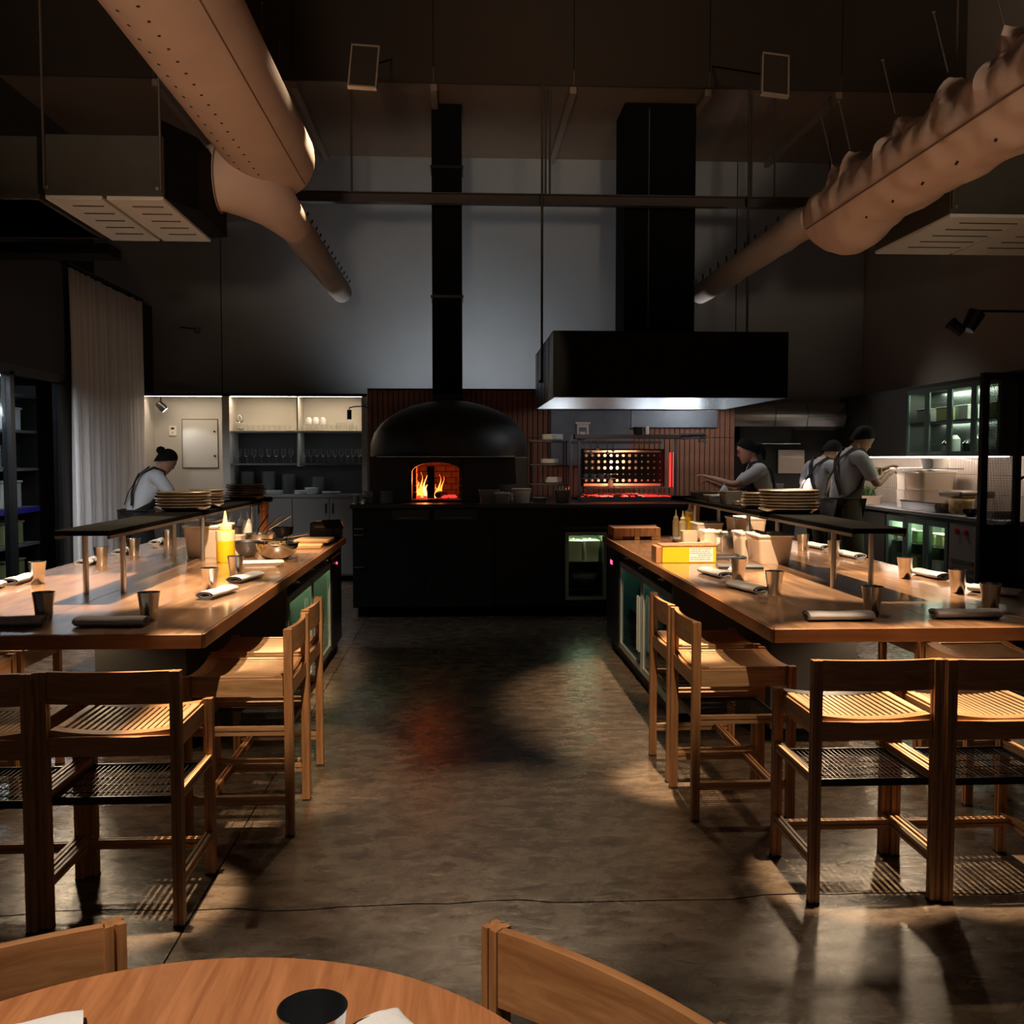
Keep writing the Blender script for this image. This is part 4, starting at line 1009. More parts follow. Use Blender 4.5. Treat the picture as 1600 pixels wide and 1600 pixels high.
o = MB().lathe([(.02, 0), (.022, .005), (.022, .10), (.008, .125), (.008, .14), (.001, .142)], 14).build('oil_cruet', 'chrome', None, (.50, 9.72, 1.1)); tag(o, 'steel oil cruet between the grey food pans by the oven', 'bottle')
tag(kbox(.17, .72, 9.58, 9.92, 1.1, 1.104).build('tray', 'stainless_dark'), 'thin metal tray under the food pans right of the oven mouth', 'tray')
for i, (x, y, n, r) in enumerate(((-.72, 9.70, 7, .065), (-.90, 9.70, 7, .05), (-1.0, 9.62, 5, .04))):
    plate_stack(x, y, 1.1, n, r, 'porcelain_dark', 'small grey bowl on the kitchen counter, %s stack' % ('oven-side', 'middle', 'corner')[i], 'small bowls at the counter corner, %s' % ('oven side', 'middle', 'corner')[i], .017, 'bowl')
# wall lamps on brackets
def bracket_lamp(name, loc, ax, label):
    r = empty(name, loc, label=label, cat='lamp')
    MB().tube([(0, 0, .04), (0, 0, .07), (ax*.05, 0, .085), (ax*.16, 0, .09), (ax*.17, .64, .09)], .006, 6).build('arm', 'black', r)
    MB().lathe([(.025, -.055), (.025, .05), (.001, .052)], 16).build('shade', 'black_satin', r)
    return r
bracket_lamp('bracket_lamp', (-1.22, 11.0, 2.02), 1, 'small black cylinder lamp on an arm beside the glass cabinet')
pm = empty('pan_ladle', (1.0, 9.9, 0)) if 0 else None
# loose things on the worktop at the grill's right
tag(kbox(2.28, 2.75, 9.62, 9.9, 1.1, 1.15, bev=.01).build('gastro_tray', 'stainless_dark'), 'low steel tray on the counter right of the grill', 'tray')

o = MB().lathe([(.055, 0), (.058, .01), (.05, .06), (.02, .11), (.008, .12), (.007, .14), (.001, .142)], 16).build('piping_bag', 'porcelain', None, (2.62, 9.76, 1.15)); tag(o, 'white piping bag standing on the steel tray right of the grill', 'bag')

# ------------------------------------------------------------------ back cabinet with glassware (left)
bc = empty('glass_cabinet', (0, 12.4, 0), label='tall pale wall cabinet with open lit shelves of glassware and plates', cat='cabinet')
D2 = .5
kbox(-3.95, -1.16, -.02, .0, 2.30, 2.335).box(-3.95, -1.16, 0, D2, 2.31, 2.335).build('top_board', 'black', bc)
for a_, b_, c_ in ((-3.92, -3.885, 1.09), (-2.93, -2.84, 1.09), (-2.02, -2.005, 1.44), (-1.225, -1.16, 1.09)): kbox(a_, b_, 0, D2, c_, 2.31).build('upright', 'cab_white', bc)
kbox(-3.885, -2.93, D2-.02, D2, 1.09, 2.31).build('niche_back', 'cab_white', bc)
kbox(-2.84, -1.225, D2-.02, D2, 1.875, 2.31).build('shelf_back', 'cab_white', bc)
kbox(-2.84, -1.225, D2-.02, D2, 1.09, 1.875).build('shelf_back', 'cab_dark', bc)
for z, mt in ((1.86, 'cab_white'), (1.455, 'cab_grey')): kbox(-2.84, -1.225, .01, D2-.02, z, z+.018).build('shelf_board', mt, bc)
kbox(-3.92, -1.16, -.02, D2, 1.05, 1.09, bev=.003).build('worktop', 'cab_grey', bc)
kbox(-3.92, -1.16, .0, D2, .08, 1.05).build('carcass', 'cab_grey', bc)
for i in range(6):
    x0 = -3.90+i*.455; dd = kbox(x0, x0+.448, -.02, 0, .10, 1.04, bev=.002).build('door', 'cab_grey', bc)
    kbox(x0+(.40 if i % 2 == 0 else .03), x0+(.42 if i % 2 == 0 else .05), -.03, -.02, .86, .98).build('handle', 'black', dd)
for x0, x1 in ((-3.87, -2.94), (-2.83, -2.03), (-1.995, -1.23)): kbox(x0, x1, .04, .06, 2.298, 2.309).build('led_strip', 'led_warm', bc)
ep = kbox(-3.54, -3.10, D2-.035, D2-.02, 1.42, 2.03, bev=.003).build('access_door', 'cab_white', bc)
kbox(-3.55, -3.09, D2-.024, D2-.019, 1.41, 2.04).build('access_frame', 'cab_dark', bc)
for z in (1.57, 1.88): MB().lathe([(.012, 0), (.012, .012), (.001, .013)], 10, M=Matrix.Translation((-3.135, D2-.035, z)) @ Matrix.Rotation(PI/2, 4, 'X')).build('lock', 'black', ep)
th = empty('thermostat', (-3.66, 12.88, 1.89), label='small white wall thermostat in the lit cabinet niche', cat='thermostat')
kbox(-.045, .045, -.02, 0, -.065, .065, bev=.004).build('case', 'white_plastic', th); kbox(-.02, .02, -.023, -.02, .015, .04).build('screen', 'black', th); kbox(-.01, .01, -.023, -.02, -.03, -.02).build('button', 'ink', th)
ic = empty('intercom', (-3.0, 12.88, 1.73), label='pale wall box with a recessed handset at the right of the niche', cat='intercom')
kbox(-.055, .055, -.03, 0, -.085, .085, bev=.004).build('case', 'cab_white', ic); kbox(-.03, .04, -.045, -.03, -.07, .06, bev=.005).build('handset', 'cab_grey', ic)
# niche spot lamp
ns = empty('spot_lamp', (-3.72, 12.66, 2.17), label='dark spotlight in the cabinet niche throwing a cool beam', cat='lamp')
ax = Vector((.66, .12, -.74)).normalized(); q_ = ax.to_track_quat('Z', 'Y').to_matrix().to_4x4()
MB().lathe([(.03, -.09), (.045, -.08), (.052, .0), (.045, .04)], 20, M=q_).build('body', 'black_satin', ns)
MB().lathe([(.001, .04), (.04, .042), (.001, .043)], 20, M=q_).build('lens', 'lamp_face', ns)
MB().tube([(-.02, .0, .05), (-.02, 0, .135)], .008, 6).build('stem', 'black', ns)
# glassware
def wine_mesh():
    return MB().lathe([(.030, 0), (.030, .002), (.004, .006), (.0035, .07), (.012, .078), (.030, .10), (.036, .13), (.031, .185), (.0295, .185), (.0345, .13), (.028, .102), (.010, .081), (.001, .080)], 16)
wm = wine_mesh().mesh('wine_glass'); wm.materials.append(MATS['clear_glass'])
for i in range(8):
    o = bpy.data.objects.new('wine_glass', wm); C.objects.link(o); o.location = (-2.76+i*.091, 12.56, 1.4735)
    tag(o, 'stemmed wine glass on the middle shelf, left bay, '+nth(i, end='left'), 'glass', 'wine glasses in the left bay')
for i in range(10):
    o = bpy.data.objects.new('wine_glass', wm); C.objects.link(o); o.location = (-1.95+i*.0755, 12.56, 1.4735)
    tag(o, 'stemmed wine glass on the middle shelf, right bay, '+nth(i, end='left'), 'glass', 'wine glasses in the right bay')
sg = MB().lathe([(.022, 0), (.024, .002), (.031, .075), (.0295, .075), (.0225, .006), (.001, .005)], 16).mesh('water_glass'); sg.materials.append(MATS['clear_glass'])
for i in range(9):
    o = bpy.data.objects.new('water_glass', sg); C.objects.link(o); o.location = (-2.68+i*.066, 12.55, 1.8785)
    tag(o, 'small water glass on the lit top shelf, left bay, '+nth(i, end='left'), 'glass', 'water glasses on the lit shelf, left bay')
for i in range(11):
    o = bpy.data.objects.new('water_glass', sg); C.objects.link(o); o.location = (-1.95+i*.062, 12.55, 1.8785)
    tag(o, 'small water glass on the lit top shelf, right bay, '+nth(i, end='left'), 'glass', 'water glasses on the lit shelf, right bay')
gb = MB().lathe([(.03, 0), (.045, .03), (.042, .07), (.025, .10), (.022, .10), (.038, .068), (.040, .03), (.001, .004)], 16).mesh('decanter'); gb.materials.append(MATS['clear_glass'])
for x, z, lab in ((-2.76, 1.8785, 'round glass decanter at the left end of the lit top shelf'), (-2.76, 1.98, 'upturned glass decanter stacked at the left end of the lit top shelf')):
    o = bpy.data.objects.new('decanter', gb); C.objects.link(o); o.location = (x, 12.62, z); tag(o, lab, 'decanter')
tray_ = tag(kbox(-1.96, -1.66, 12.5, 12.66, 1.955, 1.963).build('glass_tray', 'clear_glass'), 'glass tray laid over the small glasses, right bay', 'tray')
cp = MB().lathe([(.036, 0), (.036, .055), (.024, .085), (.001, .09)], 16).mesh('cup'); cp.materials.append(MATS['porcelain'])
for i in range(3):
    o = bpy.data.objects.new('cup', cp); C.objects.link(o); o.location = (-1.90+i*.088, 12.58, 1.963); tag(o, 'white upturned cup on the glass tray, '+['left', 'middle', 'right'][i]+' of three', 'cup', 'three upturned white cups')
for i, x in enumerate((-1.55, -1.47, -1.39)):
    o = bpy.data.objects.new('water_glass', sg); C.objects.link(o); o.location = (x, 12.7, 1.8785); o.scale = (1, 1, 1.5); tag(o, 'taller glass at the back of the lit top shelf, '+['left', 'middle', 'right'][i]+' of three', 'glass', 'taller glasses on the lit shelf')
for x, n, r, lab in ((-2.68, 17, .085, 'leftmost tall stack'), (-2.42, 17, .085, 'second tall stack from the left'), (-2.17, 15, .085, 'third tall stack from the left'), (-1.80, 13, .08, 'tall stack at the right'),):
    plate_stack(x, 12.65, 1.09, n, r, 'porcelain_dark', 'grey plate, %s on the back worktop' % lab, 'plates in the %s' % lab, .0165)
for x, n, r, lab in ((-2.32, 3, .11, 'low wide stack between the tall ones'), (-2.0, 3, .08, 'low stack left of the middle pile'), (-1.86, 5, .09, 'middle pile before the right tall stack'), (-1.62, 2, .12, 'wide low stack at the right end')):
    plate_stack(x, 12.5, 1.09, n, r, 'porcelain', 'white plate, %s on the back worktop' % lab, 'plates in the %s' % lab, .0165)
# small wall spot on the back wall, left
r = empty('wall_spot', (-3.33, 12.96, 3.17), label='small dark wall spotlight on an arm above the glass cabinet', cat='lamp')
MB().tube([(-.25, .02, .04), (-.02, -.08, .01)], .008, 6).build('arm', 'black', r); MB().lathe([(.03, -.05), (.035, .02), (.001, .03)], 14, (0, -.1, 0), M=None).build('head', 'stainless_dark', r)
r = empty('wall_spot', (4.62, 8.9, 2.82), label='dark twin spotlight high on the right wall', cat='lamp')
MB().tube([(.72, 0, .06), (.1, 0, .06)], .012, 6).build('arm', 'black', r); MB().lathe([(.06, -.1), (.08, .08), (.001, .09)], 16, (.05, 0, .0), M=Matrix.Rotation(.5, 4, 'Y')).build('head', 'black_satin', r)
MB().lathe([(.05, -.08), (.06, .06), (.001, .07)], 16, (-.14, 0, .04), M=Matrix.Rotation(-.9, 4, 'Y')).build('head', 'black_satin', r)

# stainless duct, shelf and board on the back wall (right)
sd = empty('stainless_duct', (0, 12.7, 1.9), label='long stainless duct cover along the back wall, right of the hood', cat='duct')
for a, b in ((3.3, 4.04), (4.045, 4.46), (4.465, 4.97)):
    poly = [(.29, 0), (.0, 0)]+[(-.06-.06*math.sin(i*PI/8*1.0), .05+.30*i/8) for i in range(9)]+[(.29, .37)]
    MB().prism(poly, 'x', a, b-.004).build('section', 'stainless', sd)
ws_ = empty('wall_shelf', (3.95, 12.6, 1.72), label='dark wall shelf with a bright front edge, below the stainless duct', cat='shelf')
kbox(-.42, .42, 0, .38, 0, .02).build('shelf_board', 'cab_dark', ws_); kbox(-.42, .42, -.006, 0, 0, .012).build('edge', 'stainless', ws_); kbox(-.36, .33, .05, .36, .02, .25, bev=.01).build('dark_box', 'cab_dark', ws_)
nb = empty('notice_board', (4.36, 12.93, 1.34), label='plain beige board on the dark back wall behind the two cooks', cat='board')
kbox(-.175, .175, -.02, .02, 0, .31, bev=.003).build('sheet', 'poly', nb)
tag(kbox(3.24, 5.3, 12.97, 13.0, 0, 1.92).build('wall_cladding', 'cab_dark'), kind='structure')
rb = empty('rear_counter', (0, 12.3, 0), label='dark rear counter behind the cooks on the back wall', cat='counter')
kbox(3.3, 4.6, -.02, .62, .97, 1.0, bev=.003).build('worktop', 'stainless_dark', rb); kbox(3.32, 4.6, 0, .62, 0, .97).build('carcass', 'black', rb)
for i in range(5):
    tub('food_pan', (3.52+i*.24, 12.5, 1.0), .19, .24, .12+.05*(i % 3), 'cab_grey' if i % 2 else 'stainless_dark', None, ['steel pan at the left end of the rear counter', 'grey pan, second on the rear counter', 'tall steel pan in the middle of the rear counter', 'grey pan, fourth on the rear counter', 'steel pan at the right end of the rear counter'][i], 'pan')

# ------------------------------------------------------------------ right wall: counter, fridges, tiles, cupboards
rc = empty('wall_counter', (0, 0, 0), label='steel-topped counter along the right wall over the glass-door fridges', cat='counter')
kbox(4.63, 5.3, 8.2, 12.28, .96, 1.0, bev=.004).build('worktop', 'stainless_dark', rc)
kbox(4.68, 5.3, 10.65, 12.26, .08, .96).box(4.68, 5.3, 8.25, 8.62, .08, .96).build('carcass', 'cab_dark', rc)
for a, b in ((10.66, 11.18), (11.19, 11.72), (11.73, 12.25)): kbox(4.655, 4.68, a, b, .1, .94, bev=.003).build('door', 'cab_dark', rc)
wf = empty('glass_door_fridge', (4.66, 9.65, .08), label='three-door glass counter fridge lit inside, under the right wall counter', cat='fridge')
kbox(.6, .62, -.95, .96, 0, .87).box(0.02, .62, -.97, -.95, 0, .87).box(.02, .62, .95, .97, 0, .87).box(.02, .62, -.45, -.43, 0, .87).box(.02, .62, -.95, .96, 0, .02).box(.02, .62, -.95, .96, .85, .87).build('liner', 'fridge_in', wf)
for z in (.3, .57): kbox(.04, .58, -.43, .95, z, z+.01).build('shelf', 'chrome', wf)
for y in (-.2, .27, .72): kbox(.03, .045, y-.16, y+.16, .83, .845).build('light_strip', 'led_fridge', wf)
for a, b in ((-.43, .01), (.02, .47), (.48, .94)):
    m = MB(); m.box(-.02, .02, a, a+.06, 0.02, .85).box(-.02, .02, b-.06, b, .02, .85).box(-.02, .02, a+.06, b-.06, .79, .85).box(-.02, .02, a+.06, b-.06, .02, .08)
    dd = m.build('door', 'fridge_green', wf); kbox(-.003, .003, a+.06, b-.06, .08, .79).build('pane', 'pane', dd)
m = kbox(-.02, .6, -.95, -.46, .02, .85, bev=.004).build('compressor_panel', 'cab_grey', wf)
for j in range(5):
    kbox(-.026, -.019, -.92, -.5, .18+j*.075, .215+j*.075).build('vent_row', 'black', m)
    sl = MB()
    for i in range(10): sl.box(-.030, -.024, -.91+i*.041, -.89+i*.041, .185+j*.075, .21+j*.075)
    sl.build('vent_louvre', 'cab_grey', m)
for y in (-.62, -.78): MB().lathe([(.028, 0), (.026, .02), (.001, .024)], 16, M=Matrix.Translation((-.02, y, .78)) @ Matrix.Rotation(-PI/2, 4, 'Y')).build('knob', 'red_knob', wf)
rnd = random.Random(9)
for z, zt in ((.101, 'lower'), (.39, 'middle'), (.66, 'upper')):
    for i in range(8):
        y = 9.65-.36+i*.175
        nm = rnd.choice(['tub', 'jar']); mt = rnd.choice(['porcelain', 'herb', 'poly', 'olive_box'])
        me = (MB().lathe([(.05, 0), (.055, .01), (.055, .10), (.058, .11), (.001, .112)], 14) if nm == 'jar' else MB().box(-.07, .07, -.065, .065, 0, .11, bev=.01).box(-.075, .075, -.07, .07, .11, .12, bev=.003))
        o = me.build(nm, mt, None, (4.83, y, z)); tag(o, '%s %s on the %s shelf of the three-door fridge, %s' % ({'porcelain': 'white', 'herb': 'green', 'poly': 'beige', 'olive_box': 'olive'}[mt], nm, zt, nth(i, end='camera')), nm, 'food on the %s shelf of the wall fridge' % zt)
# kit-kat tiles
ts = empty('wall_splashback', kind='structure')
kbox(5.31, 5.34, 8.6, 12.9, .98, 1.56).build('backing', 'grout_cream', ts)
me = kbox(-.008, 0, -.0255, .0255, -.094, .094, bev=.002).mesh('tile'); me.materials.append(MATS['tile_cream'])
for j in range(3):
    for i in range(76):
        o = bpy.data.objects.new('tile', me); C.objects.link(o); o.parent = ts; o.location = (5.31, 8.7+i*.0555, 1.08+j*.193)
tag(kbox(5.0, 5.3, 8.6, 12.9, 2.29, 2.33).build('trim_2', 'cab_dark'), kind='structure')
uc = empty('wall_cupboard', (5.0, 0, 1.56), label='row of wall cupboards with four glass doors above the tiled splashback', cat='cupboard')
kbox(.0, .3, 8.95, 12.9, 0, .02).box(0, .3, 8.95, 12.9, .71, .73).box(.29, .3, 8.95, 12.9, 0, .73).box(0, .3, 8.95, 8.97, 0, .73).box(0, .3, 10.9, 10.92, 0, .73).build('carcass', 'cab_dark', uc)
kbox(.02, .28, 8.97, 10.9, .355, .37).build('shelf_board', 'stainless_dark', uc)
kbox(-.012, 0, 10.92, 11.9, .01, .72, bev=.002).box(-.012, 0, 11.91, 12.88, .01, .72, bev=.002).build('blind_door', 'cab_dark', uc)
kbox(.275, .29, 8.97, 10.9, .02, .71).build('back_sheet', 'stainless', uc)
for i in range(4):
    a = 8.965+i*.485; b = a+.48
    m = MB(); m.box(-.016, 0, a, a+.05, .0, .73).box(-.016, 0, b-.05, b, 0, .73).box(-.016, 0, a+.05, b-.05, .68, .73).box(-.016, 0, a+.05, b-.05, 0, .05)
    dd = m.build('door', 'fridge_green', uc); kbox(-.01, -.005, a+.05, b-.05, .05, .68).build('pane', 'pane', dd)
kbox(.01, .03, 9.0, 10.88, .698, .708).build('light_strip', 'led_fridge', uc)  # added glowing strip, stands in for reflections in the glass doors
kbox(.05, .10, 9.0, 12.7, -.012, 0).build('light_strip', 'led_cream', uc)
for y, h_, mt, lab in ((9.2, .16, 'olive_box', 'olive box low in the nearest glass cupboard'), (9.68, .2, 'chrome', 'steel pot low in the second glass cupboard'), (9.85, .14, 'dark_bottle', 'dark canister low in the second glass cupboard'), (10.1, .2, 'porcelain', 'white canister low in the third glass cupboard'), (10.28, .15, 'chrome', 'steel canister low in the third glass cupboard')):
    o = MB().lathe([(.05, 0), (.052, .005), (.052, h_*.8), (.03, h_*.92), (.02, h_), (.001, h_)], 16).build('canister', mt, None, (5.14, y, 1.581)); tag(o, lab, 'canister')
for y, mt, lab in ((9.25, 'olive_box', 'green-lit box on the upper shelf of the nearest glass cupboard'), (9.8, 'porcelain', 'white box on the upper shelf of the second glass cupboard'), (10.2, 'olive_box', 'olive box on the upper shelf of the third glass cupboard'), (10.65, 'cab_grey', 'grey box on the upper shelf of the farthest glass cupboard')):
    o = MB().box(-.1, .1, -.13, .13, 0, .13, bev=.008).box(-.105, .105, -.135, .135, .13, .145, bev=.004).build('storage_box', mt, None, (5.14, y, 1.932)); tag(o, lab, 'box')
# containers on the wall counter
def at_counter(*a, **k): return tub(*a, **k)
tub('food_tub', (4.95, 10.25, 1.0), .38, .42, .20, 'poly', None, 'pale food tub, lowest of the stack against the tiles', taper=.9)
tub('food_tub', (4.95, 10.25, 1.205), .38, .42, .19, 'poly', 'white_lid', 'pale lidded food tub, upper of the stack against the tiles', taper=.9)
tub('food_tub', (4.95, 10.68, 1.0), .24, .24, .19, 'cab_white', None, 'tall grey tub behind the pale stack, lower one', taper=.92)
tub('food_tub', (4.95, 10.68, 1.195), .24, .24, .17, 'cab_white', None, 'tall grey tub behind the pale stack, upper one', taper=.92)
tag(kbox(4.72, 5.2, 10.02, 11.1, 1.425, 1.435).build('tray', 'stainless_dark'), 'flat steel tray balanced on the tub stack against the tiles', 'tray')
tub('food_tub', (4.98, 10.2, 1.435), .2, .26, .10, 'white_plastic', None, 'small white tub on top of the balanced tray')
tub('roasting_pan', (4.86, 9.98, 1.0), .34, .85, .10, 'stainless', None, 'long shallow steel roasting pan on the right wall counter', 'pan', taper=.94)
tub('food_tub', (4.80, 11.55, 1.0), .3, .3, .10, 'poly', None, 'white tub of greens in front of the standing cook', taper=.9)
hb = MB(); rnd = random.Random(2)
for i in range(40):
    a = rnd.uniform(0, 6.28); r_ = rnd.uniform(0, .12); x, y = 4.8+r_*math.cos(a), 11.55+r_*math.sin(a); hb.tube([(x, y, 1.08), (x+rnd.uniform(-.04, .04), y+rnd.uniform(-.04, .04), 1.16), (x+rnd.uniform(-.07, .07), y+rnd.uniform(-.07, .07), 1.2)], [.012, .01, .004], 5)
tag(hb.build('herbs', 'herb'), 'heap of green herbs in the white tub before the standing cook', 'herbs', kind='stuff')
bk = empty('bread_tray', (4.9, 9.4, 1.0), label='golden loaf-coloured container near the small white bottle on the wall counter', cat='container')
MB().loft([[(.14*s*math.cos(2*PI*k/16), .19*s*math.sin(2*PI*k/16), z) for k in range(16)] for s, z in ((.9, 0), (1, .03), (1, .13), (.9, .15), (.86, .12))]).build('body', 'bread', bk)
tag(kbox(4.8, 5.15, 9.3, 9.75, 1.155, 1.22, bev=.02).build('wrapped_tray', 'brass_plate'), 'brownish wrapped tray lying on the golden container', 'tray')
o = MB().lathe([(.03, 0), (.032, .005), (.032, .12), (.012, .15), (.005, .19), (.001, .19)], 14).build('squeeze_bottle', 'white_plastic', None, (4.86, 9.12, 1.0)); tag(o, 'small white squeeze bottle on the right wall counter', 'bottle')
tub('food_tub', (4.85, 8.72, 1.0), .2, .2, .07, 'white_plastic', None, 'small white dish near the mesh screen on the wall counter')
o = MB().lathe([(.03, 0), (.07, .03), (.08, .07), (.075, .07), (.06, .03), (.001, .01)], 18).build('bowl', 'black_satin', None, (4.72, 8.95, 1.0)); tag(o, 'small black bowl near the mesh screen on the wall counter', 'bowl')
tf = empty('tap', (5.0, 8.4, 1.0), label='tall curved black tap behind the mesh screen', cat='tap')
MB().tube([(0, 0, 0), (0, 0, .3)]+[(-.08+.08*math.cos(t*PI/8), 0, .3+.08*math.sin(t*PI/8)) for t in range(1, 9)]+[(-.16, 0, .22)], .011, 8).build('spout', 'black_satin', tf); MB().tube([(0, .02, .05), (0, .09, .08)], .008, 6).build('lever', 'black_satin', tf)
# mesh screen
mc = empty('mesh_screen', (4.45, 8.2, 0), label='dark woven-wire screen in a black frame at the right edge', cat='screen')
kbox(-.06, 0.0, -.03, .03, 0, 2.26, bev=.003).build('post', 'black', mc); kbox(.24, .29, -.03, .03, 0, 2.26, bev=.003).build('post', 'black', mc)
kbox(0, .24, -.02, .02, 2.2, 2.26).build('rail', 'black', mc); kbox(0, .24, -.02, .02, .0, .06).build('rail', 'black', mc); kbox(0, .24, -.02, .02, .93, .98).build('rail', 'black', mc)
g = MB()
for i in range(17): x = .007+i*.014; g.box(x-.0022, x+.0022, -.003, .001, .98, 2.2)
for j in range(88): z = .99+j*.014; g.box(0, .24, .001, .004, z-.0022, z+.0022)
g.build('wire_mesh', 'black', mc)
kbox(0, .24, -.006, .006, .06, .93).build('lower_panel', 'black', mc)

# ------------------------------------------------------------------ things on the left counter
Z0 = .9
def squeeze(loc, r, h, mat, cap, label, name='squeeze_bottle', group=None):
    e = empty(name, loc, label=label, cat='bottle', group=group)
    MB().lathe([(r*.92, 0), (r, r*.15), (r, h*.52), (r*.97, h*.56), (r*.7, h*.64), (r*.62, h*.66), (.001, h*.66)], 24).build('body', mat, e)
    MB().lathe([(r*.72, h*.64), (r*.74, h*.71), (r*.5, h*.74), (r*.28, h*.78), (r*.10, h*.99), (r*.07, h), (.001, h)], 20).build('nozzle', cap, e)
    return e
ob = squeeze((-1.455, 6.20, Z0), .056, .315, 'oil', 'cream', 'big yellow oil squeeze bottle on the left counter')
MB().lathe([(.0565, .13), (.0572, .135), (.0572, .19), (.056, .195)], 24).build('clear_shoulder', 'cream', ob); ob.children[0]['label'] = 'yellow oil filled body'
for i, (x, y) in enumerate(((-1.74, 7.62), (-1.69, 7.72), (-1.63, 7.66))):
    b = squeeze((x, y, Z0), .034, .235, 'white_lid', 'white_lid', 'white squeeze bottle in the cluster of three on the left counter, %s' % ('left', 'middle', 'right')[i], group='three white squeeze bottles')
tin = empty('steel_tin', (-1.70, 7.55, Z0), label='short steel tin in front of the three white squeeze bottles', cat='tin')
MB().lathe([(.052, 0), (.054, .003), (.054, .12), (.056, .125), (.052, .125), (.05, .01), (.001, .008)], 24).build('can', 'stainless_dark', tin)
tub('food_tub', (-1.66, 6.62, Z0), .25, .34, .195, 'poly', 'white_lid', 'beige lidded food tub on the left counter behind the shelf posts')
tub('food_tub', (-1.80, 7.05, Z0), .2, .26, .20, 'poly', 'white_lid', 'second beige lidded tub behind the first on the left counter')
tub('food_tub', (-1.52, 6.78, Z0), .10, .16, .12, 'poly', None, 'small steel-grey insert between the tub and the yellow bottle')
def bowl(name, loc, r, h, mat, label, cat='bowl'):
    e = empty(name, loc, label=label, cat=cat)
    pr = [(r*.35, 0), (r*.55, h*.05), (r*.85, h*.4), (r*.98, h*.8), (r, h), (r*1.05, h*1.0), (r*1.05, h*1.02), (r*.97, h*1.01), (r*.94, h*.8), (r*.8, h*.42), (r*.5, h*.1), (.001, h*.07)]
    MB().lathe(pr, 40).build('body', mat, e); return e
bb_ = bowl('steel_bowl', (-1.165, 6.33, Z0), .135, .105, 'chrome', 'large shiny steel mixing bowl near the aisle edge of the left counter')
fd = MB()
rnd = random.Random(8)
for i in range(26):
    a, q = rnd.uniform(0, 6.28), rnd.uniform(0, .085); fd.lathe([(.001, -.012), (.014, -.006), (.016, .004), (.001, .013)], 7, (q*math.cos(a), q*math.sin(a), .075+rnd.uniform(0, .012)))
tag(fd.build('food_pieces', 'bread', None, (-1.165, 6.33, Z0)), 'pale chopped food filling the large steel bowl', 'food', kind='stuff')
sl = empty('slotted_turner', (-1.2, 6.4, 1.02), .5, 'steel turner lying across the rim of the large steel bowl', 'utensil')
MB().box(-.07, .06, -.035, .035, 0, .003).build('blade', 'chrome', sl); MB().tube([(.06, 0, .002), (.11, 0, .014), (.24, 0, .03)], .006, 8).build('handle', 'chrome', sl)
bowl('steel_bowl', (-1.39, 6.52, Z0), .085, .10, 'stainless_dark', 'medium steel bowl between the yellow bottle and the large bowl')
bowl('steel_bowl', (-1.42, 7.05, Z0), .10, .11, 'stainless', 'deep steel bowl behind the yellow bottle, holding ladles')
for i, (dx, a) in enumerate(((0.0, .9), (.02, .5), (-.03, 1.3))):
    e = empty('ladle', (-1.42+dx, 7.05, 1.0), a, 'steel ladle leaning out of the deep bowl, %s' % ('middle', 'lowest', 'uppermost')[i], 'ladle', 'ladles in the deep bowl')
    MB().tube([(0, 0, -.03), (.05, 0, .04), (.21, 0, .13)], .005, 8).build('handle', 'chrome', e)
    MB().lathe([(.001, -.03), (.025, -.02), (.034, 0), (.031, 0), (.022, -.016), (.001, -.024)], 16, (0, 0, -.02)).build('cup', 'chrome', e)
mill = empty('pepper_mill', (-1.57, 8.0, Z0), label='tall orange-brown wooden pepper mill on the left counter', cat='pepper mill')
MB().lathe([(.042, 0), (.043, .01), (.038, .03), (.040, .06), (.036, .11), (.031, .16), (.033, .19), (.037, .205), (.035, .22), (.001, .221)], 28).build('body', 'mill', mill)
MB().lathe([(.034, .222), (.039, .235), (.040, .262), (.034, .285), (.02, .297), (.001, .30)], 28).build('head', 'mill', mill)
bowl('black_bowl', (-1.40, 7.85, Z0), .085, .10, 'black_satin', 'black bowl beside the pepper mill on the left counter')
bd = tag(MB().box(-.125, .125, -.17, .17, 0, .024, bev=.004).build('cutting_board', 'board', None, (-1.125, 7.22, Z0), .06), 'pale wooden cutting board, lower of two on the left counter', 'board')
bd = tag(MB().box(-.12, .13, -.15, .15, 0, .022, bev=.004).build('cutting_board', 'board', None, (-1.09, 7.40, Z0+.0245), -.04), 'pale wooden cutting board, upper of two on the left counter', 'board')
tub('white_tray', (-1.19, 5.93, Z0), .26, .17, .028, 'white_plastic', None, 'flat white tray before the large steel bowl', 'tray', rz=.2, taper=.8)
pr_ = empty('printer', (-1.08, 8.02, Z0), label='small black receipt printer at the far end of the left counter', cat='printer')
MB().box(-.12, .12, -.09, .09, 0, .13, bev=.012).build('case', 'black_satin', pr_); MB().box(-.08, .08, -.092, -.085, .09, .10).build('slot', 'paper', pr_); MB().box(-.10, .10, -.07, .05, .131, .138, bev=.003).build('lid', 'stainless_dark', pr_)
ta = empty('tablet_stand', (-.99, 7.72, Z0), label='small tablet on a black stand beside the receipt printer', cat='tablet')
MB().tube([(0, 0, 0), (0, 0, .10)], .012, 8).box(-.05, .05, -.05, .05, 0, .008).build('stand', 'black', ta)
t_ = MB().box(-.075, .075, -.006, .006, -.05, .05, bev=.003).build('tablet', 'black_satin', ta); t_.location = (0, 0, .13); t_.rotation_euler = (-.9, 0, .5)

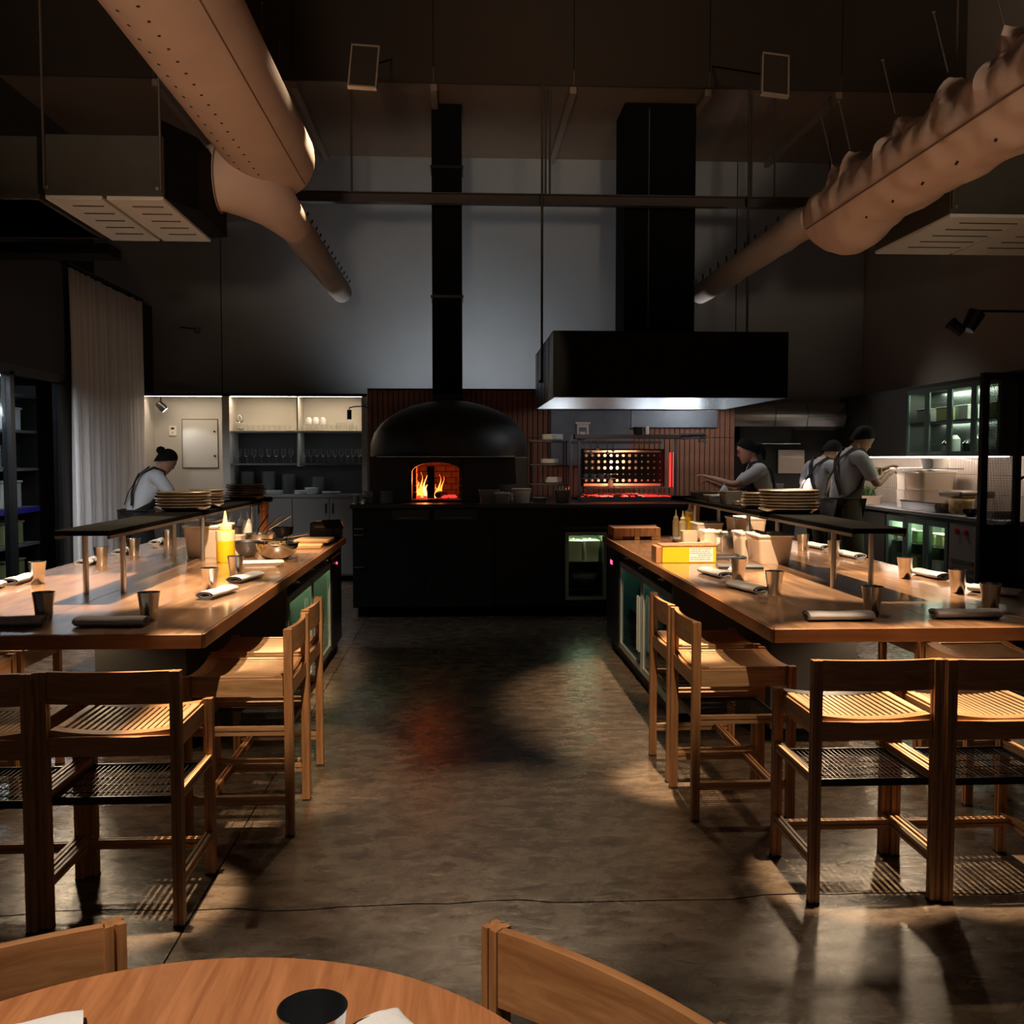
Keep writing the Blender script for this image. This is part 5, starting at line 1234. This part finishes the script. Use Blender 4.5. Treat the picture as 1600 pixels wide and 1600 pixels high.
# stacks of wide plates on the raised shelves
def wide_stack(x, y, n, r, lab, grp, mat='brass_plate', pitch=.018):
    me = MB().lathe([(r*.6, 0), (r*.66, .002), (r*.95, .020), (r, .028), (r*.985, .030), (r*.93, .024), (r*.62, .008), (.001, .007)], 40).mesh('plate'); me.materials.append(MATS[mat])
    for i in range(n):
        o = bpy.data.objects.new('plate', me); C.objects.link(o); o.location = (x+rs.uniform(-.006, .006), y+rs.uniform(-.006, .006), 1.216+i*pitch); tag(o, lab+', '+nth(n-1-i, n), 'plate', grp)
rs = random.Random(5)
wide_stack(-1.71, 6.2, 6, .165, 'wide bronze plate, nearest stack on the left shelf', 'plates on the left shelf, nearest stack')
wide_stack(-1.68, 6.62, 6, .12, 'bronze plate, small stack behind the nearest on the left shelf', 'plates on the left shelf, second stack')
wide_stack(-1.69, 7.9, 6, .155, 'wide bronze plate, farthest stack on the left shelf', 'plates on the left shelf, farthest stack')
wide_stack(1.95, 5.80, 7, .175, 'wide bronze plate, nearest stack on the right shelf', 'plates on the right shelf, nearest stack')
wide_stack(1.93, 6.32, 5, .12, 'bronze plate, small stack beside the big one on the right shelf', 'plates on the right shelf, second stack')
for i in range(3):
    o = MB().lathe([(.02, 0), (.03, .004), (.04, .03), (.037, .03), (.026, .007), (.001, .006)], 16).build('small_bowl', 'brass_plate', None, (1.90+.05*i, 6.72+.07*i, 1.216)); tag(o, 'small bronze bowl on the right shelf, '+['nearest', 'middle', 'farthest'][i]+' of three', 'bowl', 'small bowls on the right shelf')
tub('shelf_box', (1.93, 6.95, 1.216), .16, .2, .09, 'cab_dark', None, 'dark low box on the right shelf before the woman cook', 'box')
tub('shelf_box', (1.93, 7.35, 1.216), .18, .22, .05, 'stainless_dark', None, 'low metal tray on the right shelf, farther back', 'tray')
tub('shelf_box', (1.93, 7.8, 1.216), .18, .22, .06, 'cab_dark', None, 'dark tray at the far end of the right shelf', 'tray')

# ------------------------------------------------------------------ things on the right counter
blk = empty('chopping_block', (1.38, 7.86, Z0), label='thick end-grain chopping block on feet at the far end of the right counter', cat='board')
for i in range(9): MB().box(-.185+i*.041, -.185+i*.041+.0402, -.17, .17, .028, .095, bev=.0015).build('board', 'board_dark', blk)
for x in (-.15, .15):
    for y in (-.13, .13): MB().box(x-.035, x+.035, y-.035, y+.035, 0, .028, bev=.002).build('foot', 'board_dark', blk)
MB().box(-.02, .02, -.165, -.12, 0.0, .028, bev=.002).build('foot', 'board', blk)
squeeze((1.80, 7.96, Z0), .030, .215, 'cream', 'cream', 'slim cream squeeze bottle on the right counter, in front', group='slim cream bottles')
squeeze((1.765, 8.06, Z0), .028, .22, 'cream', 'cream', 'slim cream squeeze bottle on the right counter, behind', group='slim cream bottles')
squeeze((1.87, 8.02, Z0), .055, .29, 'oil', 'cream', 'big yellow squeeze bottle at the far end of the right counter')
m2 = empty('pepper_mill', (1.93, 8.08, Z0), label='orange-brown wooden pepper mill behind the yellow bottle on the right counter', cat='pepper mill')
MB().lathe([(.042, 0), (.043, .01), (.036, .05), (.038, .09), (.032, .16), (.036, .20), (.001, .201)], 24).build('body', 'mill', m2)
MB().lathe([(.034, .202), (.040, .24), (.034, .27), (.02, .28), (.001, .282)], 24).build('head', 'mill', m2)
yb = empty('yellow_box', (1.395, 5.98, Z0), -.02, 'yellow cardboard box with a white printed label, lying on the right counter', 'box')
MB().box(-.165, .165, -.0, .16, .0, .10, bev=.003).build('carton', 'yellow_label', yb)
MB().box(.0, .145, -.0015, .0, .008, .092).build('label', 'paper', yb)
tx = MB(); rnd = random.Random(14)
for j in range(6):
    x = .008
    while x < .128:
        w_ = rnd.uniform(.005, .018); tx.box(x, min(x+w_, .138), -.002, -.0015, .084-j*.013, .088-j*.013) if not (j == 3 and x < .05) else None
        x += w_+.004
tag(tx.build('label_text', 'ink', yb), kind='stuff')
MB().box(-.17, .165, -.004, .19, .101, .109, bev=.002).build('wooden_lid', 'board_dark', yb)
MB().box(-.205, -.168, .0, .17, 0, .10, bev=.003).build('end_board', 'board_dark', yb)
tub('food_tub', (1.90, 6.02, Z0), .21, .30, .165, 'poly', 'white_lid', 'large beige lidded tub on the right counter by the shelf post')
tub('food_tub', (1.87, 6.34, Z0), .17, .22, .155, 'poly', 'white_lid', 'beige lidded tub directly behind the large one on the right counter')
tub('food_tub', (2.14, 7.35, Z0), .24, .28, .19, 'poly', 'white_lid', 'wide-lidded beige tub behind the shelf posts on the right counter')
tub('food_tub', (1.92, 7.66, Z0), .20, .24, .13, 'poly', 'white_lid', 'low white-lidded tub behind the steel pans, farthest on the right counter')
for i, (x, y, lid, lab) in enumerate(((1.78, 7.02, 'white_lid', 'white-lidded insert pan, left of the three small ones'), (1.90, 6.96, 'white_lid', 'white-lidded insert pan, middle of the three small ones'), (1.82, 6.74, None, 'open steel insert pan, nearest of the three small ones'))):
    tub('insert_pan', (x, y, Z0), .11, .17, .115, 'stainless' if i else 'poly', lid, lab, 'pan', 'small insert pans on the right counter')
tub('glass_jar', (1.70, 7.30, Z0), .12, .12, .10, 'poly', None, 'small clear tub left of the insert pans on the right counter', 'container')
tub('white_tray', (1.68, 6.98, Z0), .20, .26, .03, 'white_plastic', None, 'flat white tray in front, left of the insert pans', 'tray', taper=.85)
tub('white_tray', (1.72, 7.5, Z0), .20, .22, .03, 'stainless', None, 'flat steel tray behind the white tray, right counter', 'tray', taper=.85)
tb2 = empty('tablet', (1.63, 5.72, Z0), -.15, 'flat black tablet lying beside the large beige tub', 'tablet'); MB().box(-.13, .13, -.09, .09, 0, .012, bev=.004).build('body', 'black_satin', tb2); MB().box(-.12, .12, -.08, .08, .012, .0128).build('screen', 'grey_panel', tb2)
tb3 = empty('steel_tray', (1.70, 6.26, Z0), 0.05, 'small dark steel tray behind the flat black tablet', 'tray'); MB().box(-.11, .10, -.1, .1, 0, .004).box(-.11, .10, -.1, -.096, 0, .018).box(-.11, .10, .096, .1, 0, .018).box(-.11, -.106, -.1, .1, 0, .018).box(.096, .1, -.1, .1, 0, .018).build('tray', 'stainless_dark', tb3)
o = MB().box(-.10, .07, -.008, .008, 0, .004).build('knife', 'chrome', None, (1.70, 6.2, Z0+.019), .3); tag(o, 'small steel knife lying on the dark steel tray', 'knife')
cl_ = MB()
pts = []
for j in range(5):
    pts.append([(.05*math.cos(a*PI/6)*(1-.2*j), .06*math.sin(a*PI/6)*(1-.15*j)+.004*j, .006*j+.004*math.sin(a*2.1+j)) for a in range(12)])
cl_.loft(pts).build('paper_towel', 'napkin_white', None, (1.585, 5.62, Z0)); tag(bpy.data.objects['paper_towel'], 'crumpled white paper towel beside the yellow box', 'paper towel')

# ------------------------------------------------------------------ people
def skin_mesh(joints, edges, radii, sub=2, root='pelvis'):
    names = list(joints); idx = {k: i for i, k in enumerate(names)}
    me = bpy.data.meshes.new('tmp'); me.from_pydata([joints[k] for k in names], [(idx[a], idx[b]) for a, b in edges], [])
    o = bpy.data.objects.new('tmp', me); C.objects.link(o)
    m = o.modifiers.new('s', 'SKIN'); m.use_smooth_shade = True
    if not me.skin_vertices: me.attributes.new('skin', 'FLOAT', 'POINT') if 0 else None
    sv = me.skin_vertices[0].data
    for k in names: r = radii[k]; sv[idx[k]].radius = r if isinstance(r, tuple) else (r, r); sv[idx[k]].use_root = (k == root)
    ss = o.modifiers.new('ss', 'SUBSURF'); ss.levels = sub; ss.render_levels = sub
    dg = bpy.context.evaluated_depsgraph_get(); ev = o.evaluated_get(dg); out = bpy.data.meshes.new_from_object(ev)
    vs = [v.co.copy() for v in out.vertices]; fs = [tuple(p.vertices) for p in out.polygons]
    bpy.data.objects.remove(o); bpy.data.meshes.remove(me); bpy.data.meshes.remove(out)
    return vs, fs
def person(loc, rz, label, lean, head_tilt, lh, rh, hair='short', apron='apron', scale=1.0, head_turn=0.0, trousers='trousers'):
    """local frame: feet at origin, looking along +Y; lh / rh = left / right hand targets (local)"""
    P = empty('person', loc, rz, label, 'person'); P.scale = (scale,)*3
    hip = Vector((0, 0, .96)); R_ = Matrix.Rotation(-lean, 3, 'X')
    def up(v, k=1.0): return hip+(Matrix.Rotation(-lean*k, 3, 'X') @ (Vector(v)-hip))
    J = {'pelvis': Vector((0, 0, .93)), 'waist': up((0, .0, 1.06), .6), 'chest': up((0, .01, 1.26)), 'collar': up((0, 0, 1.40)), 'neck': up((0, .01, 1.47)), }
    nk = J['neck']; HR = Matrix.Rotation(-lean-head_tilt, 3, 'X') @ Matrix.Rotation(head_turn, 3, 'Z')
    J['skull'] = nk+HR @ Vector((0, .015, .09))
    for s, sx, hand in (('l', -1, lh), ('r', 1, rh)):
        sh_ = up((sx*.175, -.0, 1.385)); J['sh'+s] = sh_; h_ = Vector(hand)
        L1, L2 = .285, .26; d = h_-sh_; D = min(d.length, L1+L2-.01); dn = d.normalized(); h_ = sh_+dn*D
        a = (L1*L1-L2*L2+D*D)/(2*D); hh_ = math.sqrt(max(0, L1*L1-a*a)); pole = Vector((sx*.6, -.3, -1)); pole = (pole-dn*pole.dot(dn)).normalized()
        J['el'+s] = sh_+dn*a+pole*hh_; J['wr'+s] = h_
        J['hi'+s] = Vector((sx*.09, 0, .90)); J['kn'+s] = Vector((sx*.105, .02, .50)); J['an'+s] = Vector((sx*.11, -.03, .09)); J['to'+s] = Vector((sx*.125, .13, .035))
    E_ = [('pelvis', 'waist'), ('waist', 'chest'), ('chest', 'collar'), ('collar', 'neck'), ('neck', 'skull')]
    for s in 'lr': E_ += [('collar', 'sh'+s), ('sh'+s, 'el'+s), ('el'+s, 'wr'+s), ('pelvis', 'hi'+s), ('hi'+s, 'kn'+s), ('kn'+s, 'an'+s), ('an'+s, 'to'+s)]
    r = {'pelvis': (.13, .11), 'waist': (.125, .10), 'chest': (.14, .105), 'collar': (.085, .07), 'neck': .05, 'skull': .055}
    for s in 'lr': r.update({'sh'+s: .058, 'el'+s: .038, 'wr'+s: .026, 'hi'+s: .09, 'kn'+s: .058, 'an'+s: .04, 'to'+s: .034})
    vs, fs = skin_mesh(J, E_, r)
    body = MB(); body.add(vs, fs, True)
    # head
    hc = J['neck']+HR @ Vector((0, .025, .135))
    def hv(x, y, z): return hc+HR @ Vector((x, y, z))
    rings = []
    prof = [(-.115, .022, .035, .045), (-.10, .042, .055, .03), (-.07, .056, .075, .012), (-.03, .068, .086, .004), (.01, .074, .092, .0), (.05, .075, .094, -.004), (.08, .064, .082, -.008), (.105, .042, .055, -.01), (.118, .012, .016, -.01)]
    for z, a, b, oy in prof:
        rings.append([hv(a*math.cos(t*PI/10), b*math.sin(t*PI/10)+oy+(.006 if (z < -.02 and 3 <= t <= 7) else 0), z) for t in range(20)])
    body.loft(rings)
    body.loft([[hv(w*math.cos(t*PI/4), y+.5*w*math.sin(t*PI/4), z) for t in range(8)] for z, y, w in ((.018, .087, .007), (0, .094, .010), (-.022, .104, .015), (-.032, .094, .013))])   # nose
    for z, w in ((-.058, .020), (-.068, .017)): body.loft([[hv(-w, .088, z), hv(0, .094, z+.003), hv(w, .088, z)], [hv(-w, .088, z-.007), hv(0, .095, z-.007), hv(w, .088, z-.007)]], closed=False, cap=False)   # lips
    for sx in (-1, 1):
        body.loft([[hv(sx*(.072+.012*d_), .0+q*math.cos(t*PI/4)*.018-.003, -.005+q*math.sin(t*PI/4)*.03) for t in range(8)] for d_, q in ((0, .9), (.6, 1), (1, .8), (.7, .4))])   # ears
    # hands
    for s, sx in (('l', -1), ('r', 1)):
        w_, e_ = J['wr'+s], J['el'+s]; d = (w_-e_).normalized(); side = d.cross(Vector((0, 0, 1))).normalized()*sx; nrm = side.cross(d).normalized()
        if nrm.z < 0: nrm = -nrm
        body.loft([[w_+d*t+side*(a*math.cos(k*PI/5))+nrm*(b*math.sin(k*PI/5)) for k in range(10)] for t, a, b in ((-.01, .024, .02), (.02, .033, .018), (.06, .040, .015), (.09, .038, .012))])
        for i, (o_, ln) in enumerate(((-.029, .062), (-.010, .072), (.010, .068), (.028, .052))):
            p0 = w_+d*.085+side*o_; p1 = p0+d*ln*.45-nrm*.006; p2 = p1+d*ln*.35-nrm*.016; p3 = p2+d*ln*.2-nrm*.016
            body.tube([p0, p1, p2, p3], [.0095, .009, .008, .0055], 7)
        b0 = w_+d*.03-side*.03; body.tube([b0, b0-side*.022+d*.022-nrm*.006, b0-side*.030+d*.052-nrm*.014], [.012, .0105, .007], 7)
    body.build('body', 'skin', P)
    ey = MB()
    for sx in (-1, 1):
        ey.lathe([(.001, -.006), (.008, -.003), (.008, .003), (.001, .006)], 8, tuple(hv(sx*.031, .086, .008)))
        ey.tube([hv(sx*.016, .091, .028), hv(sx*.032, .091, .032), hv(sx*.048, .082, .027)], .003, 5)
    ey.build('eyes', 'hair', P)
    # shirt: torso and sleeves
    Js = {k: J[k] for k in ('pelvis', 'waist', 'chest', 'collar')}
    Es = [('pelvis', 'waist'), ('waist', 'chest'), ('chest', 'collar')]; rs_ = {'pelvis': (.155, .135), 'waist': (.15, .125), 'chest': (.158, .125), 'collar': (.10, .085)}
    for s in 'lr':
        Js['sh'+s] = J['sh'+s]; Js['sl'+s] = J['sh'+s].lerp(J['el'+s], .86); Es += [('collar', 'sh'+s), ('sh'+s, 'sl'+s)]; rs_.update({'sh'+s: .075, 'sl'+s: .066})
    vs, fs = skin_mesh(Js, Es, rs_); m = MB(); m.add(vs, fs, True)
    nr = J['neck']; cu_ = Matrix.Rotation(-lean, 3, 'X')
    sh_o = m.build('shirt', 'shirt', P)
    MB().loft([[J['collar']+cu_ @ Vector((q*math.cos(t*PI/8), q*.95*math.sin(t*PI/8)+.005, z)) for t in range(16)] for q, z in ((.082, .01), (.066, .06), (.062, .075), (.07, .07), (.088, .02))], cap=False).build('collar', 'shirt', sh_o)
    # trousers
    Jt = {'pelvis': J['pelvis']}; Et = []; rt = {'pelvis': (.150, .128)}
    for s in 'lr':
        Jt['hi'+s] = J['hi'+s]; Jt['kn'+s] = J['kn'+s]; Jt['an'+s] = J['an'+s]; Et += [('pelvis', 'hi'+s), ('hi'+s, 'kn'+s), ('kn'+s, 'an'+s)]; rt.update({'hi'+s: .105, 'kn'+s: .075, 'an'+s: .062})
    vs, fs = skin_mesh(Jt, Et, rt); m = MB(); m.add(vs, fs, True); m.build('trousers', trousers, P)
    for s, sx in (('l', -1), ('r', 1)):
        a = J['an'+s]; MB().loft([[(a.x+sx*.01+w*math.cos(t*PI/6), y0+.0+l_*math.sin(t*PI/6), z) for t in range(12)] for z, w, y0, l_ in ((0, .048, .045, .135), (.03, .05, .045, .135), (.06, .042, .02, .10), (.09, .038, -.03, .05))]).build('shoe', 'rubber', P)
    # apron: bib and skirt wrapped round the front, straps over the shoulders
    pts = []
    def wrap(z, half, rx, ry, c, n=14):
        return [c+Vector((rx*math.sin(half*(2*i/n-1)), ry*math.cos(half*(2*i/n-1)), 0)) for i in range(n+1)]
    rows = []
    for z, half in ((1.36, .75), (1.25, .95), (1.12, 1.3)):
        row = []
        for i in range(15):
            a = half*(2*i/14-1); row.append(up((.172*math.sin(a), .148*math.cos(a)*(.92 if z > 1.3 else 1.0), z)))
        rows.append(row)
    for z, half, rx, ry in ((1.0, 2.1, .182, .162), (.85, 2.2, .19, .165), (.65, 1.9, .20, .19), (.48, 1.7, .20, .20)):
        rows.append([Vector((rx*math.sin(half*(2*i/14-1)), ry*math.cos(half*(2*i/14-1)), z)) for i in range(15)])
    ap = MB(); ap.loft(rows, closed=False, cap=False); apo = ap.build('apron', apron, P); so = apo.modifiers.new('s', 'SOLIDIFY'); so.thickness = .006; so.offset = 1
    st = MB()
    for sx in (-1, 1):
        path = [up((sx*.10, .13, 1.35)), up((sx*.105, .06, 1.47)), up((sx*.10, -.05, 1.465)), up((sx*.04, -.128, 1.36)), up((0, -.14, 1.26)), up((-sx*.07, -.142, 1.15)), up((-sx*.14, -.11, 1.02))]
        for q0, q1 in zip(path[:-1], path[1:]): pass
        rg = []
        for i, p_ in enumerate(path):
            d = (path[min(i+1, 6)]-path[max(i-1, 0)]).normalized(); c_ = up((0, 0, 1.2)) if i > 2 else up((0, 0, 1.35)); nn = (p_-c_); nn = (nn-d*nn.dot(d)).normalized(); w_ = d.cross(nn)
            rg.append([p_+w_*.018, p_+w_*.018+nn*.007, p_-w_*.018+nn*.007, p_-w_*.018])
        MB().loft(rg, smooth=False).build('strap', apron, apo)
    MB().tube([Vector((.19*math.sin(a*PI/12), -.0+.158*math.cos(a*PI/12), 1.005)) for a in range(25)], .010, 6).build('waist_tie', apron, apo)
    # hair
    hr = MB(); rings = []
    for i in range(9):
        el = -.8+i*(PI/2+.8)/8.2; row = []
        for t in range(24):
            a = t*2*PI/24; sa = math.sin(a); lim = (.15+.42*sa if sa > 0 else .15+1.05*sa)-.30*(1-abs(sa))     # hairline: high over the face, low at the nape
            e2 = lim+(PI/2-lim)*i/8.2
            ce = math.cos(e2) if e2 > 0 else math.cos(e2*.55); ce *= 1+.03*math.sin(7*a+5*e2); row.append(hv(.088*ce*math.cos(a), .105*ce*math.sin(a)-.008, .012+.122*math.sin(e2)))
        rings.append(row)
    hr.loft(rings)
    if hair == 'bun': hr.lathe([(.001, -.045), (.035, -.03), (.048, 0), (.035, .032), (.001, .045)], 14, tuple(hv(0, -.115, .05)))
    if hair == 'ponytail':
        hr.tube([hv(0, -.095, .03), hv(0, -.135, .0), hv(0, -.15, -.07), hv(0, -.13, -.15)], [.02, .034, .03, .008], 10)
    hr.build('hair', 'hair', P)
    if hair == 'ponytail': MB().lathe([(.001, -.012), (.014, 0), (.001, .012)], 8, tuple(hv(.03, -.105, .02))).build('hair_clip', 'porcelain', P)
    return P, J
person((-3.36, 10.45, 0), math.radians(-58), 'person in white shirt with crossed dark apron straps, bending before the lit niche', .42, .25, (-.05, .60, 1.10), (.18, .58, 1.08), 'bun', scale=1.0)
person((3.16, 10.15, 0), math.radians(84), 'person in white shirt and dark apron with ponytail, in profile reaching left by the hood', .22, .12, (-.05, .56, 1.30), (.12, .50, 1.24), 'ponytail', scale=1.03)
person((3.97, 10.15, 0), math.radians(-80), 'person in pale short-sleeved shirt and brown apron, looking down at food in raised hands', .20, .42, (-.06, .44, 1.26), (.08, .42, 1.22), 'short', 'apron_brown', scale=1.12)
pB, JB = person((3.88, 10.75, 0), math.radians(-62), 'person in white shirt and black apron with head bowed, standing behind the other cook', .30, .5, (-.12, .34, 1.02), (.14, .34, 1.02), 'short', 'apron', scale=1.06)
tw_ = MB(); rings = []
for j in range(7):
    z = .96-j*.055; rings.append([(.045*(1+.12*j)*math.cos(t*PI/8)*(1+.15*math.sin(t*3)), .018*math.sin(t*PI/8)+.006*math.sin(t*5+j*.3), z) for t in range(16)])
tw_.loft(rings).build('cloth_towel', 'napkin_white', None, (3.70, 10.62, .0)); tag(bpy.data.objects['cloth_towel'], 'white towel tucked at the hip of the cook behind', 'towel')
fdh = MB().lathe([(.001, 0), (.02, .01), (.024, .04), (.018, .08), (.001, .085)], 10).build('food_piece', 'bread', None, (4.36, 10.13, 1.36)); tag(fdh, 'small brown piece of food held up by the cook in the brown apron', 'food')
